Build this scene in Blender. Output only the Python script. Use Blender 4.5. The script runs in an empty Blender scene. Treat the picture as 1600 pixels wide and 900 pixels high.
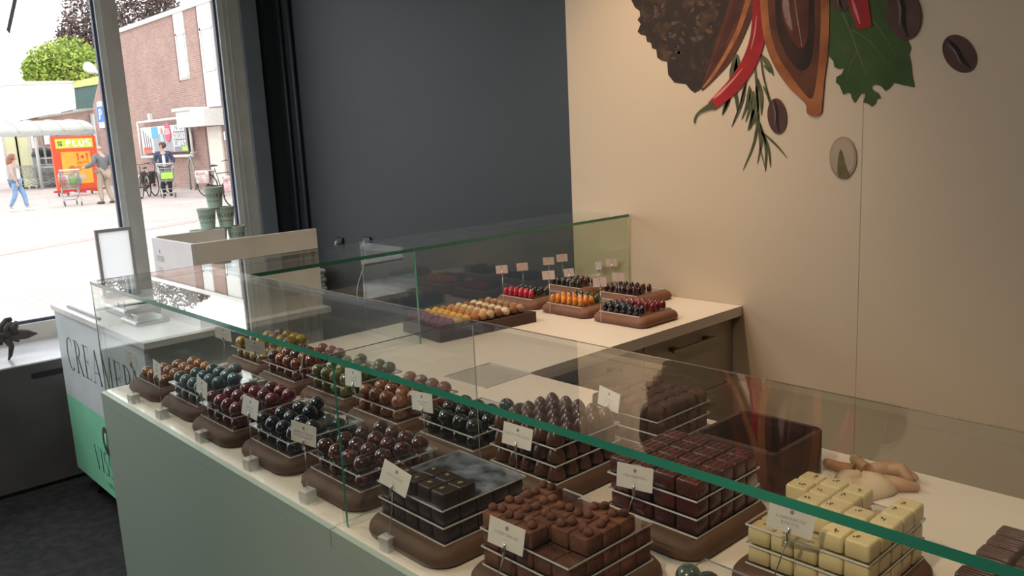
import bpy, math, random
from mathutils import Vector, Matrix
random.seed(7)
C = bpy.context.scene.collection
PI = math.pi
CT = 0.9            # counter-top height; everything below is written relative to the counter top and lifted at the end

# ------------------------------------------------------------------ camera, world, lights, exposure
CR = Matrix(((0.677704494199739, -0.10265246057888533, 0.7281339786595434),
             (0.7337214302775505, 0.15994915564986684, -0.66035530614841),
             (-0.04867731805411471, 0.9817732630011855, 0.18371657182481793)))
CP = Vector((2.42837971, -0.66630848, 0.65))
FPX = 1314.8
cam_d = bpy.data.cameras.new('camera')
cam = bpy.data.objects.new('camera', cam_d)
C.objects.link(cam)
cam.matrix_world = Matrix.Translation(CP + Vector((0, 0, CT))) @ CR.to_4x4()
cam_d.sensor_width = 36; cam_d.lens = FPX / 1600 * 36; cam_d.clip_start = 0.02; cam_d.clip_end = 400
sc = bpy.context.scene
sc.camera = cam
sc.view_settings.view_transform = 'Standard'; sc.view_settings.look = 'None'
sc.view_settings.gamma = 1; sc.view_settings.exposure = 0.9; sc.view_settings.use_curve_mapping = False
sc.cycles.transparent_max_bounces = 40
sc.cycles.max_bounces = 10; sc.cycles.glossy_bounces = 6; sc.cycles.diffuse_bounces = 4
w = bpy.data.worlds.new('sky'); sc.world = w; w.use_nodes = True
w.node_tree.nodes['Background'].inputs[0].default_value = (0.96, 0.98, 1.0, 1)
w.node_tree.nodes['Background'].inputs[1].default_value = 1.75

def area(name, loc, rot, sx, sy, power, col, spread=PI, portal=False):
    l = bpy.data.lights.new(name, 'AREA'); l.shape = 'RECTANGLE'; l.size = sx; l.size_y = sy
    l.energy = power; l.color = col; l.spread = spread
    if portal: l.cycles.is_portal = True
    o = bpy.data.objects.new(name, l); C.objects.link(o); o.location = loc; o.rotation_euler = rot
    return o
area('window_portal', (-2.36, -0.6, 0.75), (0, -PI/2, 0), 2.1, 4.4, 1, (1, 1, 1), portal=True)
WARM = (1.0, 0.74, 0.50)
def spot(name, loc, target, power, size, blend=.6, col=WARM, r=.04):
    l = bpy.data.lights.new(name, 'SPOT'); l.energy = power; l.color = col; l.spot_size = size; l.spot_blend = blend; l.shadow_soft_size = r
    o = bpy.data.objects.new(name, l); C.objects.link(o); o.location = loc
    o.rotation_euler = (Vector(target) - Vector(loc)).to_track_quat('-Z', 'Y').to_euler()
    return o
spot('ceiling_spot_side_counter', (0.55, 1.25, 1.95), (0.45, 1.6, 0), 50, 1.5, 1.0)
spot('ceiling_spot_corner', (0.1, 0.4, 1.95), (0.4, 0.6, 0), 14, 1.6, 1.0)
spot('ceiling_spot_front_counter', (1.9, 0.9, 1.95), (1.8, 0.5, 0), 20, 1.25, 1.0)
spot('customer_fill_left', (.3, -.9, 1.95), (.3, .1, -.1), 24, 1.35, 1.0, (1, .88, .74))  # added fill from the customer side for the dim left-hand fronts
spot('customer_fill_right', (2.1, -1.5, 1.9), (1.8, .2, .02), 75, .85, 1.0, (1, .78, .56))  # added fill from the front that lifts the right-hand name cards
area('room_fill_light', (2.2, -1.3, 1.96), (0, 0, 0), 1.2, 1.2, 2.5, (1.0, .93, .84))  # added soft overhead fill for the room's general brightness
area('window_side_fill_light', (-.3, -.9, 1.96), (0, 0, 0), 1.2, 1.2, 24, (1.0, .96, .90))  # added overhead fill for the cart, box and window frames
spot('ceiling_spot_end', (2.6, 0.5, 1.95), (2.3, 0.5, 0), 9, 1.1, 1.0)

def at(u, v, ax, val):
    """point of the ray through photo pixel (u, v) where coordinate ax equals val"""
    d = CR @ Vector(((u - 800) / FPX, -(v - 450) / FPX, -1)); t = (val - CP[ax]) / d[ax]
    return CP + d * t

# ------------------------------------------------------------------ materials
MATS = {}
def mat(name, col, rough=.5, metal=0, spec=.5, var=None, scale=8, bump=0, bscale=60, coat=0, det=3, contrast=(.35, .65), sss=0, rnd=0, trans=0):
    if name in MATS: return MATS[name]
    m = bpy.data.materials.new(name); m.use_nodes = True; N = m.node_tree.nodes; L = m.node_tree.links
    b = N['Principled BSDF']
    b.inputs['Base Color'].default_value = (*col, 1); b.inputs['Roughness'].default_value = rough
    b.inputs['Metallic'].default_value = metal; b.inputs['Specular IOR Level'].default_value = spec
    b.inputs['Coat Weight'].default_value = coat; b.inputs['Coat Roughness'].default_value = .06
    if sss: b.inputs['Subsurface Weight'].default_value = sss; b.inputs['Subsurface Scale'].default_value = .01
    if trans: b.inputs['Transmission Weight'].default_value = trans
    tc = N.new('ShaderNodeTexCoord')
    vec = tc.outputs['Object']
    oi = N.new('ShaderNodeObjectInfo')
    ad = N.new('ShaderNodeVectorMath'); ad.operation = 'ADD'
    sc_ = N.new('ShaderNodeVectorMath'); sc_.operation = 'SCALE'; sc_.inputs[0].default_value = (7.3, 3.1, 5.7)
    L.new(oi.outputs['Random'], sc_.inputs['Scale']); L.new(vec, ad.inputs[0]); L.new(sc_.outputs[0], ad.inputs[1])
    vec = ad.outputs[0]
    n = N.new('ShaderNodeTexNoise'); n.inputs['Scale'].default_value = scale; n.inputs['Detail'].default_value = det
    L.new(vec, n.inputs['Vector'])
    r = N.new('ShaderNodeValToRGB')
    c2 = var if var else tuple(c * .9 for c in col)
    r.color_ramp.elements[0].position = contrast[0]; r.color_ramp.elements[1].position = contrast[1]
    r.color_ramp.elements[0].color = (*col, 1); r.color_ramp.elements[1].color = (*c2, 1)
    L.new(n.outputs['Fac'], r.inputs[0])
    out = r.outputs[0]
    if rnd:
        hs = N.new('ShaderNodeHueSaturation'); mp = N.new('ShaderNodeMapRange')
        mp.inputs['To Min'].default_value = 1 - rnd; mp.inputs['To Max'].default_value = 1 + rnd
        L.new(oi.outputs['Random'], mp.inputs['Value']); L.new(mp.outputs[0], hs.inputs['Value']); L.new(out, hs.inputs['Color']); out = hs.outputs[0]
    L.new(out, b.inputs['Base Color'])
    if bump:
        n2 = N.new('ShaderNodeTexNoise'); n2.inputs['Scale'].default_value = bscale; n2.inputs['Detail'].default_value = 4
        L.new(vec, n2.inputs['Vector'])
        bp = N.new('ShaderNodeBump'); bp.inputs['Strength'].default_value = bump; bp.inputs['Distance'].default_value = .002 if bscale > 20 else .02
        L.new(n2.outputs['Fac'], bp.inputs['Height']); L.new(bp.outputs[0], b.inputs['Normal'])
    MATS[name] = m
    return m

def clear(name, tint=(.96, .985, .97), ior=1.5, rough=0.0, haze=0.0, hcol=(.5, .55, .6), patchy=False):
    if name in MATS: return MATS[name]
    m = bpy.data.materials.new(name); m.use_nodes = True; N = m.node_tree.nodes; L = m.node_tree.links
    N.remove(N['Principled BSDF']); out = N['Material Output']
    t = N.new('ShaderNodeBsdfTransparent'); t.inputs[0].default_value = (*tint, 1)
    g = N.new('ShaderNodeBsdfGlossy'); g.inputs['Roughness'].default_value = rough; g.inputs[0].default_value = (1, 1, 1, 1)
    fr = N.new('ShaderNodeFresnel'); geo = N.new('ShaderNodeNewGeometry')
    mr = N.new('ShaderNodeMapRange'); mr.inputs['To Min'].default_value = ior; mr.inputs['To Max'].default_value = 1 / ior
    L.new(geo.outputs['Backfacing'], mr.inputs['Value']); L.new(mr.outputs[0], fr.inputs['IOR'])
    mx = N.new('ShaderNodeMixShader'); L.new(fr.outputs[0], mx.inputs[0]); L.new(t.outputs[0], mx.inputs[1]); L.new(g.outputs[0], mx.inputs[2])
    last = mx
    if haze:
        d = N.new('ShaderNodeBsdfDiffuse'); d.inputs[0].default_value = (*hcol, 1)
        m2 = N.new('ShaderNodeMixShader'); L.new(mx.outputs[0], m2.inputs[1]); L.new(d.outputs[0], m2.inputs[2])
        m2.inputs[0].default_value = haze
        if patchy:
            n = N.new('ShaderNodeTexNoise'); n.inputs['Scale'].default_value = 28; n.inputs['Detail'].default_value = 6
            tc = N.new('ShaderNodeTexCoord'); L.new(tc.outputs['Object'], n.inputs['Vector'])
            rp = N.new('ShaderNodeMapRange'); rp.inputs['From Min'].default_value = .4; rp.inputs['From Max'].default_value = .72
            rp.inputs['To Min'].default_value = .03; rp.inputs['To Max'].default_value = haze; rp.clamp = True
            L.new(n.outputs['Fac'], rp.inputs['Value']); L.new(rp.outputs[0], m2.inputs[0])
        last = m2
    L.new(last.outputs[0], out.inputs[0])
    MATS[name] = m
    return m

def brick(name, c1, c2, mortar, scale=1.0, bw=.22, bh=.065, plane='xz', rough=.9, msize=.008):
    if name in MATS: return MATS[name]
    m = bpy.data.materials.new(name); m.use_nodes = True; N = m.node_tree.nodes; L = m.node_tree.links
    b = N['Principled BSDF']; b.inputs['Roughness'].default_value = rough; b.inputs['Specular IOR Level'].default_value = .2
    tc = N.new('ShaderNodeTexCoord'); sx = N.new('ShaderNodeSeparateXYZ'); cx = N.new('ShaderNodeCombineXYZ')
    L.new(tc.outputs['Object'], sx.inputs[0])
    if plane == 'xz': L.new(sx.outputs[0], cx.inputs[0]); L.new(sx.outputs[2], cx.inputs[1])
    elif plane == 'yz': L.new(sx.outputs[1], cx.inputs[0]); L.new(sx.outputs[2], cx.inputs[1])
    else: L.new(sx.outputs[0], cx.inputs[0]); L.new(sx.outputs[1], cx.inputs[1])
    t = N.new('ShaderNodeTexBrick'); L.new(cx.outputs[0], t.inputs['Vector'])
    t.inputs['Color1'].default_value = (*c1, 1); t.inputs['Color2'].default_value = (*c2, 1); t.inputs['Mortar'].default_value = (*mortar, 1)
    t.inputs['Scale'].default_value = scale; t.inputs['Mortar Size'].default_value = msize
    t.inputs['Brick Width'].default_value = bw; t.inputs['Row Height'].default_value = bh
    n = N.new('ShaderNodeTexNoise'); n.inputs['Scale'].default_value = .7; n.inputs['Detail'].default_value = 6; L.new(cx.outputs[0], n.inputs['Vector'])
    mx = N.new('ShaderNodeMix'); mx.data_type = 'RGBA'; mx.blend_type = 'MULTIPLY'; mx.inputs['Factor'].default_value = .45
    L.new(t.outputs['Color'], mx.inputs['A'])
    rr = N.new('ShaderNodeValToRGB'); rr.color_ramp.elements[0].position = .3; rr.color_ramp.elements[0].color = (.7, .7, .7, 1)
    rr.color_ramp.elements[1].position = .7; rr.color_ramp.elements[1].color = (1.1, 1.1, 1.1, 1)
    L.new(n.outputs['Fac'], rr.inputs[0]); L.new(rr.outputs[0], mx.inputs['B']); L.new(mx.outputs['Result'], b.inputs['Base Color'])
    MATS[name] = m
    return m

def translucent(name, col):
    m = bpy.data.materials.new(name); m.use_nodes = True; N = m.node_tree.nodes; L = m.node_tree.links; N.remove(N['Principled BSDF'])
    a = N.new('ShaderNodeBsdfDiffuse'); a.inputs[0].default_value = (*col, 1); b = N.new('ShaderNodeBsdfTranslucent'); b.inputs[0].default_value = (*col, 1)
    x = N.new('ShaderNodeMixShader'); x.inputs[0].default_value = .92; L.new(a.outputs[0], x.inputs[1]); L.new(b.outputs[0], x.inputs[2]); L.new(x.outputs[0], N['Material Output'].inputs[0]); MATS[name] = m; return m
GL = clear('case_glass', (.95, .968, .958))
GLW = clear('window_glass', (.97, .98, .98))
ACR = clear('acrylic_clear', (.965, .97, .967))
def edge_mat(name, col, rough=.15):
    return mat(name, col, rough, spec=.8, var=tuple(c * .7 for c in col), scale=3, coat=.5)
GE = edge_mat('glass_edge_green', (.028, .215, .145))
AE = mat('acrylic_edge', (.72, .72, .70), .25, spec=.6)
WHITE = mat('white_laminate', (.74, .72, .69), .35, scale=2, var=(.70, .68, .65))
COUNTER = mat('cream_counter', (.76, .68, .58), .32, scale=1.5, var=(.73, .65, .555))
SAGE = mat('sage_panel', (.235, .30, .25), .42, scale=1.2, var=(.225, .29, .24))
BEIGE = mat('beige_drawer', (.44, .37, .28), .45)
DARKWALL = mat('charcoal_paint', (.020, .028, .034), .6, scale=2, var=(.024, .032, .037))
CREAMWALL = mat('cream_wall_print', (.59, .475, .345), .55, scale=.7, var=(.575, .46, .33))
GREYFR = mat('grey_frame', (.68, .66, .60), .5)
LITFR = mat('lit_grey_frame', (.78, .82, .80), .45)  # grey frame lightened: daylight on the side strips put into the colour
BLUEGASKET = mat('blue_black_gasket', (.06, .08, .13), .5)
CHROME = mat('brushed_steel', (.6, .58, .54), .28, metal=1)
DWOOD = mat('brown_board', (.115, .058, .032), .6, var=(.085, .042, .023), scale=14, bump=.4, bscale=90)
DWOOD.node_tree.nodes['Principled BSDF'].inputs['Specular IOR Level'].default_value = .35
INK = mat('dark_ink', (.05, .055, .06), .6)
GREYINK = mat('grey_ink', (.33, .32, .31), .7)
CARD = mat('white_card', (.90, .87, .82), .6)
FROST = clear('frosted_cube', (.85, .86, .84), rough=.25, haze=.45, hcol=(.75, .75, .72))

# ------------------------------------------------------------------ mesh builder
class MB:
    def __init__(s): s.v = []; s.f = []; s.m = []; s.sm = []
    def add(s, vs, fs, mi=0, smooth=False):
        k = len(s.v); s.v += [tuple(p) for p in vs]
        for f in fs: s.f.append(tuple(i + k for i in f)); s.m.append(mi); s.sm.append(smooth)
    def box(s, a, b, mi=0, edge_mi=None, thin=None):
        x0, y0, z0 = a; x1, y1, z1 = b
        vs = [(x0, y0, z0), (x1, y0, z0), (x1, y1, z0), (x0, y1, z0), (x0, y0, z1), (x1, y0, z1), (x1, y1, z1), (x0, y1, z1)]
        fs = [(0, 3, 2, 1), (4, 5, 6, 7), (0, 1, 5, 4), (2, 3, 7, 6), (1, 2, 6, 5), (3, 0, 4, 7)]
        if edge_mi is None: s.add(vs, fs, mi); return
        k = len(s.v); s.v += vs
        ax = {0: 2, 1: 2, 2: 1, 3: 1, 4: 0, 5: 0}
        for i, f in enumerate(fs):
            s.f.append(tuple(j + k for j in f)); s.m.append(mi if ax[i] == thin else edge_mi); s.sm.append(False)
    def ring_stack(s, rings, mi=0, smooth=True, caps=True, closed=True):
        n = len(rings[0]); k = len(s.v)
        for r in rings: s.v += [tuple(p) for p in r]
        for i in range(len(rings) - 1):
            for j in range(n if closed else n - 1):
                a = k + i * n + j; b = k + i * n + (j + 1) % n
                s.f.append((a, b, b + n, a + n)); s.m.append(mi); s.sm.append(smooth)
        if caps:
            s.f.append(tuple(k + j for j in reversed(range(n)))); s.m.append(mi); s.sm.append(False)
            s.f.append(tuple(k + (len(rings) - 1) * n + j for j in range(n))); s.m.append(mi); s.sm.append(False)
    def lathe(s, prof, seg=16, c=(0, 0, 0), mi=0, smooth=True, sx=1, sy=1, caps=True):
        s.ring_stack([[(c[0] + r * sx * math.cos(2 * PI * j / seg), c[1] + r * sy * math.sin(2 * PI * j / seg), c[2] + z) for j in range(seg)] for r, z in prof], mi, smooth, caps)
    def tube(s, path, r, seg=6, mi=0, smooth=True, caps=True):
        P = [Vector(p) for p in path]; rs = r if isinstance(r, (list, tuple)) else [r] * len(P)
        rings = []; up = None
        for i, p in enumerate(P):
            t = (P[min(i + 1, len(P) - 1)] - P[max(i - 1, 0)]).normalized()
            if up is None:
                up = Vector((0, 0, 1)) if abs(t.z) < .9 else Vector((1, 0, 0))
            a = t.cross(up)
            if a.length < 1e-4: a = t.cross(Vector((0, 1, 0)))
            a.normalize(); b = a.cross(t).normalized(); up = b
            rings.append([p + (a * math.cos(2 * PI * j / seg) + b * math.sin(2 * PI * j / seg)) * rs[i] for j in range(seg)])
        s.ring_stack(rings, mi, smooth, caps)
    def slab(s, x0, x1, y0, y1, prof, r=.01, n=4, mi=0, smooth=True, caps=True):
        """rounded-rectangle rings; prof = [(z, inset), ...]"""
        rings = []
        for z, ins in prof:
            a0, a1, b0, b1 = x0 + ins, x1 - ins, y0 + ins, y1 - ins; rr = max(1e-4, min(r - ins * .3, (a1 - a0) / 2, (b1 - b0) / 2)); ring = []
            for cx, cy, st in ((a1 - rr, b1 - rr, 0), (a0 + rr, b1 - rr, 1), (a0 + rr, b0 + rr, 2), (a1 - rr, b0 + rr, 3)):
                for k in range(n + 1):
                    a = (st + k / n) * PI / 2; ring.append((cx + rr * math.cos(a), cy + rr * math.sin(a), z))
            rings.append(ring)
        s.ring_stack(rings, mi, smooth, caps)
    def poly(s, pts, mi=0): s.add(pts, [tuple(range(len(pts)))], mi)
    def sphere(s, c, r, seg=12, rings=8, mi=0, sz=1, sx=1, sy=1):
        s.lathe([(r * math.sin(PI * max(.02, min(.98, i / rings))), -r * sz * math.cos(PI * i / rings)) for i in range(rings + 1)], seg, c, mi, True, sx, sy)
    def build(s, name, mats, parent=None, loc=None, rot=None):
        me = bpy.data.meshes.new(name); me.from_pydata(s.v, [], s.f)
        mats = mats if isinstance(mats, (list, tuple)) else [mats]
        for m in mats: me.materials.append(m)
        me.polygons.foreach_set('material_index', s.m); me.polygons.foreach_set('use_smooth', s.sm); me.update()
        o = bpy.data.objects.new(name, me); C.objects.link(o); o.parent = parent
        if loc is not None: o.location = loc
        if rot is not None: o.rotation_euler = rot
        return o

def tag(o, label=None, cat=None, group=None, kind=None):
    if label: o['label'] = label
    if cat: o['category'] = cat
    if group: o['group'] = group
    if kind: o['kind'] = kind
    return o
def empty(name, loc, rz=0, label=None, cat=None, group=None):
    o = bpy.data.objects.new(name, None); C.objects.link(o); o.location = loc; o.rotation_euler = (0, 0, rz); o.empty_display_size = .02
    return tag(o, label, cat, group)
def kids(o): return [c for c in bpy.data.objects if c.parent == o]
def copy_tree(o, parent=None, ks=None):
    c = o.copy(); C.objects.link(c); c.parent = parent
    for ch in (ks if ks is not None else kids(o)): copy_tree(ch, c)
    return c
def struct(o): o['kind'] = 'structure'; return o
def sbox(name, a, b, m):
    q = MB(); q.box(a, b); return struct(q.build(name, m))

# ------------------------------------------------------------------ lettering (drawn strokes)
def arc(cx, cy, rx, ry, a0, a1, n=14): return [(cx + rx * math.cos(math.radians(a0 + (a1 - a0) * i / n)), cy + ry * math.sin(math.radians(a0 + (a1 - a0) * i / n))) for i in range(n + 1)]
V_ = lambda x, a=0, b=1: [(x, a), (x, b)]
H_ = lambda y, a, b: [(a, y), (b, y)]
G = {  # glyph: (advance, [(points, weight or None)], [serif (x, y)])
 'A': (.86, [([(.05, 0), (.42, 1)], 't'), ([(.42, 1), (.80, 0)], 'T'), (H_(.33, .18, .66), 't')], [(.05, 0), (.80, 0)]),
 'B': (.72, [(V_(.14), None), (arc(.14, .75, .38, .25, 90, -90), None), (arc(.14, .26, .46, .26, 90, -90), None)], [(.1, 0), (.1, 1)]),
 'C': (.80, [(arc(.44, .5, .38, .5, 52, 308, 22), None), ([(.70, .72), (.70, .93)], 't')], []),
 'D': (.84, [(V_(.14), None), (arc(.14, .5, .58, .5, 90, -90, 20), None)], [(.1, 0), (.1, 1)]),
 'E': (.70, [(V_(.14), None), (H_(.985, .14, .60), 't'), (H_(.015, .14, .62), 't'), (H_(.52, .14, .46), 't'), (V_(.60, .80, 1), 't'), (V_(.62, 0, .2), 't'), (V_(.46, .42, .62), 't')], [(.1, 0), (.1, 1)]),
 'F': (.66, [(V_(.14), None), (H_(.985, .14, .60), 't'), (H_(.52, .14, .46), 't'), (V_(.60, .80, 1), 't'), (V_(.46, .42, .62), 't')], [(.12, 0), (.1, 1)]),
 'G': (.84, [(arc(.44, .5, .38, .5, 52, 322, 22), None), (V_(.72, .05, .42), None)], [(.72, .42)]),
 'H': (.88, [(V_(.14), None), (V_(.74), None), (H_(.52, .14, .74), 't')], [(.14, 0), (.14, 1), (.74, 0), (.74, 1)]),
 'I': (.34, [(V_(.17), None)], [(.17, 0), (.17, 1)]),
 'K': (.84, [(V_(.14), None), ([(.18, .42), (.70, 1)], 't'), ([(.32, .58), (.74, 0)], 'T')], [(.14, 0), (.14, 1), (.70, 1), (.74, 0)]),
 'L': (.68, [(V_(.14), None), (H_(.015, .14, .60), 't'), (V_(.60, 0, .22), 't')], [(.12, 0), (.14, 1)]),
 'M': (1.04, [(V_(.12), 't'), ([(.12, 1), (.50, .06)], 'T'), ([(.50, .06), (.88, 1)], 't'), (V_(.88), 'T')], [(.12, 0), (.1, 1), (.88, 0), (.9, 1)]),
 'N': (.88, [(V_(.14), 't'), ([(.14, 1), (.74, 0)], 'T'), (V_(.74), 't')], [(.14, 0), (.1, 1), (.74, 1)]),
 'O': (.88, [(arc(.44, .5, .38, .5, 0, 360, 28), None)], []),
 'P': (.70, [(V_(.14), None), (arc(.16, .74, .42, .26, 90, -90), None)], [(.14, 0), (.1, 1)]),
 'R': (.80, [(V_(.14), None), (arc(.16, .75, .40, .25, 90, -90), None), ([(.34, .5), (.70, 0)], 'T')], [(.14, 0), (.1, 1), (.74, 0)]),
 'S': (.66, [(arc(.33, .75, .24, .25, 35, 255, 14)[:-1] + arc(.33, .26, .27, .26, 80, -145, 14), None)], []),
 'T': (.76, [(V_(.38), None), (H_(.985, .04, .72), 't'), (V_(.05, .80, 1), 't'), (V_(.71, .80, 1), 't')], [(.38, 0)]),
 'U': (.84, [([(.14, 1), (.14, .3)] + arc(.42, .3, .28, .3, 180, 360, 12) + [(.70, 1)], None)], [(.14, 1), (.70, 1)]),
 'V': (.82, [([(.04, 1), (.42, 0)], 'T'), ([(.42, 0), (.78, 1)], 't')], [(.06, 1), (.76, 1)]),
 'X': (.82, [([(.06, 1), (.76, 0)], 'T'), ([(.06, 0), (.74, 1)], 't')], []),
 'Y': (.80, [([(.04, 1), (.40, .46)], 'T'), ([(.76, 1), (.40, .46)], 't'), (V_(.40, 0, .46), 'T')], [(.06, 1), (.74, 1), (.40, 0)]),
 'Z': (.76, [(H_(.985, .08, .66), 't'), ([(.66, 1), (.08, 0)], 'T'), (H_(.015, .08, .68), 't')], []),
 '1': (.42, [(V_(.24), 'T'), ([(.06, .80), (.24, 1)], 't')], [(.24, 0)]),
 '3': (.62, [(arc(.28, .75, .24, .24, 140, -80, 12), 'T'), (arc(.28, .27, .28, .27, 80, -140, 14), 'T')], []),
 'J': (.5, [([(.30, 1), (.30, .25)] + arc(.15, .2, .15, .2, 0, -150, 8), None)], [(.30, 1)]),
 '5': (.66, [(H_(.97, .14, .58), 'T'), (V_(.14, .55, 1), 'T'), (arc(.30, .30, .28, .30, 110, -130, 14), 'T')], []),
 '%': (.9, [(arc(.18, .78, .13, .18, 0, 360, 12), 't'), (arc(.68, .22, .13, .18, 0, 360, 12), 't'), ([(.12, 0), (.76, 1)], 't')], []),
 '+': (.66, [(H_(.5, .06, .60), 'T'), (V_(.33, .2, .8), 'T')], []),
 '-': (.5, [(H_(.5, .06, .44), 't')], []),
}
def lettering(name, txt, h, m, parent, loc, rot, T=.13, t=.03, serif=True, wx=1.0, track=.08, lift=.0003, anchor='c'):
    q = MB(); x = 0; out = []
    for ch in txt:
        if ch == ' ': x += .5; continue
        adv, st, se = G[ch]
        for pts, wgt in st:
            out.append([[(x + p[0], p[1]) for p in pts], wgt])
        if serif:
            for sx, sy in se: out.append([[(x + sx - .13, sy + (.012 if sy == 0 else -.012 if sy == 1 else 0)), (x + sx + .13, sy + (.012 if sy == 0 else -.012 if sy == 1 else 0))], 't'])
        x += adv + track
    W = x - track; ox = -W / 2 if anchor == 'c' else 0
    for pts, wgt in out:
        P = [Vector((p[0], p[1])) for p in pts]; L = []; R = []
        for i, p in enumerate(P):
            d = P[min(i + 1, len(P) - 1)] - P[max(i - 1, 0)]; d.normalize()
            ww = T if wgt == 'T' else t if wgt == 't' else t + (T - t) * abs(d.y) ** 1.6
            nn = Vector((-d.y, d.x)) * ww / 2
            L.append(((p.x + nn.x + ox) * h * wx, (p.y + nn.y) * h, lift)); R.append(((p.x - nn.x + ox) * h * wx, (p.y - nn.y) * h, lift))
        for i in range(len(P) - 1): q.add([R[i], R[i + 1], L[i + 1], L[i]], [(0, 1, 2, 3)])
    return q.build(name, m, parent, loc, rot)
FY = (PI / 2, 0, 0)        # text plane facing -y
def FX(rz=0): return (PI / 2, 0, PI / 2)   # facing +x

# ------------------------------------------------------------------ room shell
CARPET = mat('dark_carpet', (.006, .007, .008), .95, var=(.024, .025, .026), scale=26, bump=.8, bscale=300, det=12, contrast=(.4, .75))
sbox('floor', (-2.4, -3.2, -.95), (4.2, 1.95, -.9), CARPET)
sbox('ceiling', (-2.5, -3.3, 2.0), (4.3, 2.1, 2.06), mat('ceiling_grey', (.32, .31, .29), .8))
SHOP = mat('shop_wall_grey', (.16, .15, .14), .7)
sbox('wall_front', (-2.4, -3.3, -.9), (4.3, -3.2, 2.0), SHOP)
sbox('wall_right', (4.2, -3.2, -.9), (4.3, 2.0, 2.0), SHOP)
q = MB(); q.box((-2.5, 1.9, -.95), (0.004, 2.05, 2.0)); struct(q.build('wall_back', DARKWALL))
q = MB(); q.box((0.004, 1.895, -.95), (4.2, 2.05, 2.0)); struct(q.build('wall_mural', CREAMWALL))
q = MB(); q.box((1.232, 1.8945, -.9), (1.2335, 1.8955, 2.0)); struct(q.build('trim_1', mat('panel_seam', (.36, .31, .24), .7)))
# window wall (x = -2.4): apron under the glass, pier to the right, lintel
JAMB = mat('slate_jamb', (.22, .26, .29), .6)
q = MB()
q.box((-2.52, -3.2, -.95), (-2.44, 1.9, -.30)); q.box((-2.52, -3.2, 1.85), (-2.42, 1.9, 2.0)); q.box((-2.52, 1.70, -.30), (-2.42, 1.9, 1.85))
struct(q.build('wall_left', DARKWALL))
sbox('trim_2', (-2.45, 1.672, -.30), (-2.385, 1.772, 1.85), JAMB)
wf = MB()
def frame_bar(y0, y1, z0, z1):
    wf.box((-2.47, y0, z0), (-2.44, y1, z1), 2)
frm = MB()
for y0, y1 in ((.905, .985), (1.575, 1.672), (-1.1, -1.02), (-2.9, -2.82)):
    frm.box((-2.45, y0, -.30), (-2.415, y1, 1.85), 0)
    frm.box((-2.455, y0 - .028 if y0 != -2.9 else y0, -.27), (-2.42, y0, 1.82), 1)
    frm.box((-2.465, y0 - .042 if y0 != -2.9 else y0, -.25), (-2.44, y0 - .028 if y0 != -2.9 else y0 + .01, 1.8), 2)
frm.box((-2.452, 1.60, -.29), (-2.413, 1.606, 1.84), 1)
frm.box((-2.45, -3.2, -.30), (-2.41, 1.60, -.21), 0); frm.box((-2.45, -3.2, 1.78), (-2.41, 1.60, 1.86), 0)
frm.box((-2.46, -3.2, -.21), (-2.44, 1.6, -.195), 2)
win = struct(frm.build('window_1', [GREYFR, LITFR, BLUEGASKET]))
gp = MB(); gp.box((-2.462, -3.2, -.20), (-2.456, 1.58, 1.8), 0)
gpo = gp.build('pane', GLW, win)
# two dark conduits on the charcoal wall
for xx in (-2.33, -2.215):
    q = MB(); q.tube([(xx, 1.885, -.9), (xx, 1.885, .5), (xx, 1.885, 1.99)], .012, 10)
    o = q.build('wall_conduit', mat('conduit_paint', (.026, .033, .040), .5))
    tag(o, 'thin charcoal conduit running up the dark wall, ' + ('the one nearer the window' if xx < -2.3 else 'the one farther from the window'), 'pipe')

# window bench: white sill board on a dark drawer front
q = MB(); q.box((-2.43, -3.1, -.335), (-1.888, .99, -.30)); bench = q.build('window_bench', mat('bench_white', (.62, .62, .66), .28))
tag(bench, 'low dark window bench with a white top under the shop window', 'bench')
BW = mat('dark_bench_wood', (.085, .074, .074), .5, var=(.065, .058, .06), scale=6)
q = MB(); q.box((-2.43, -3.1, -.90), (-1.888, .98, -.337)); q.build('cabinet', BW, bench)
q = MB(); q.box((-1.8875, -1.2, -.88), (-1.865, .96, -.301)); dr = q.build('drawer_front', BW, bench)
q = MB(); q.slab(-.012, .012, 0, .75, [(0, 0), (.003, 0)], .012); g_ = q.build('grip_slot', mat('slot_black', (.008, .008, .01), .6), dr, (-1.8640, .205, -.356), (0, PI / 2, 0))

# dried dark branch with a green leaf on the bench
pb = empty('dried_branch', (-2.08, .085, -.30), 0, 'dark dried seed-pod branch lying on the white window bench', 'plant')
BR = mat('dark_branch', (.035, .028, .028), .7, var=(.07, .055, .05), scale=30, bump=.8, bscale=50)
q = MB(); R_ = random.Random(3)
q.tube([(0, -.25, .12), (.02, -.10, .115), (0, .02, .11), (.01, .10, .115), (.02, .175, .105), (.02, .215, .10)], [.020, .026, .028, .030, .022, .003], 9)
q.tube([(-.02, -.20, .15), (-.01, -.05, .145), (-.01, .06, .14), (-.02, .14, .14)], [.018, .026, .016, .003], 8)
for k in range(34):
    y = -.26 + k * .0115; a = R_.uniform(.4, 1); x = R_.uniform(-.03, .04)
    q.tube([(x, y, .12), (x + R_.uniform(-.01, .02), y + .012, .135 + .02 * a), (x + R_.uniform(-.01, .02), y + .022, .145 + .035 * a)], [.010, .017, .007], 7)
    if k % 3 == 0: q.tube([(x, y, .11), (x + .01, y + .008, .085), (x + .02, y + .012, .075)], [.010, .016, .006], 7)
q.tube([(-.01, .07, .13), (-.02, .085, .16), (-.02, .105, .18), (-.02, .125, .185)], [.012, .018, .016, .010], 7)
for yy in (.085, -.12): q.tube([(.02, yy, .10), (.03, yy + .012, .06), (.035, yy, .02), (.035, yy - .01, .001)], [.020, .013, .009, .004], 7)
q.build('twig', BR, pb)
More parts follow.
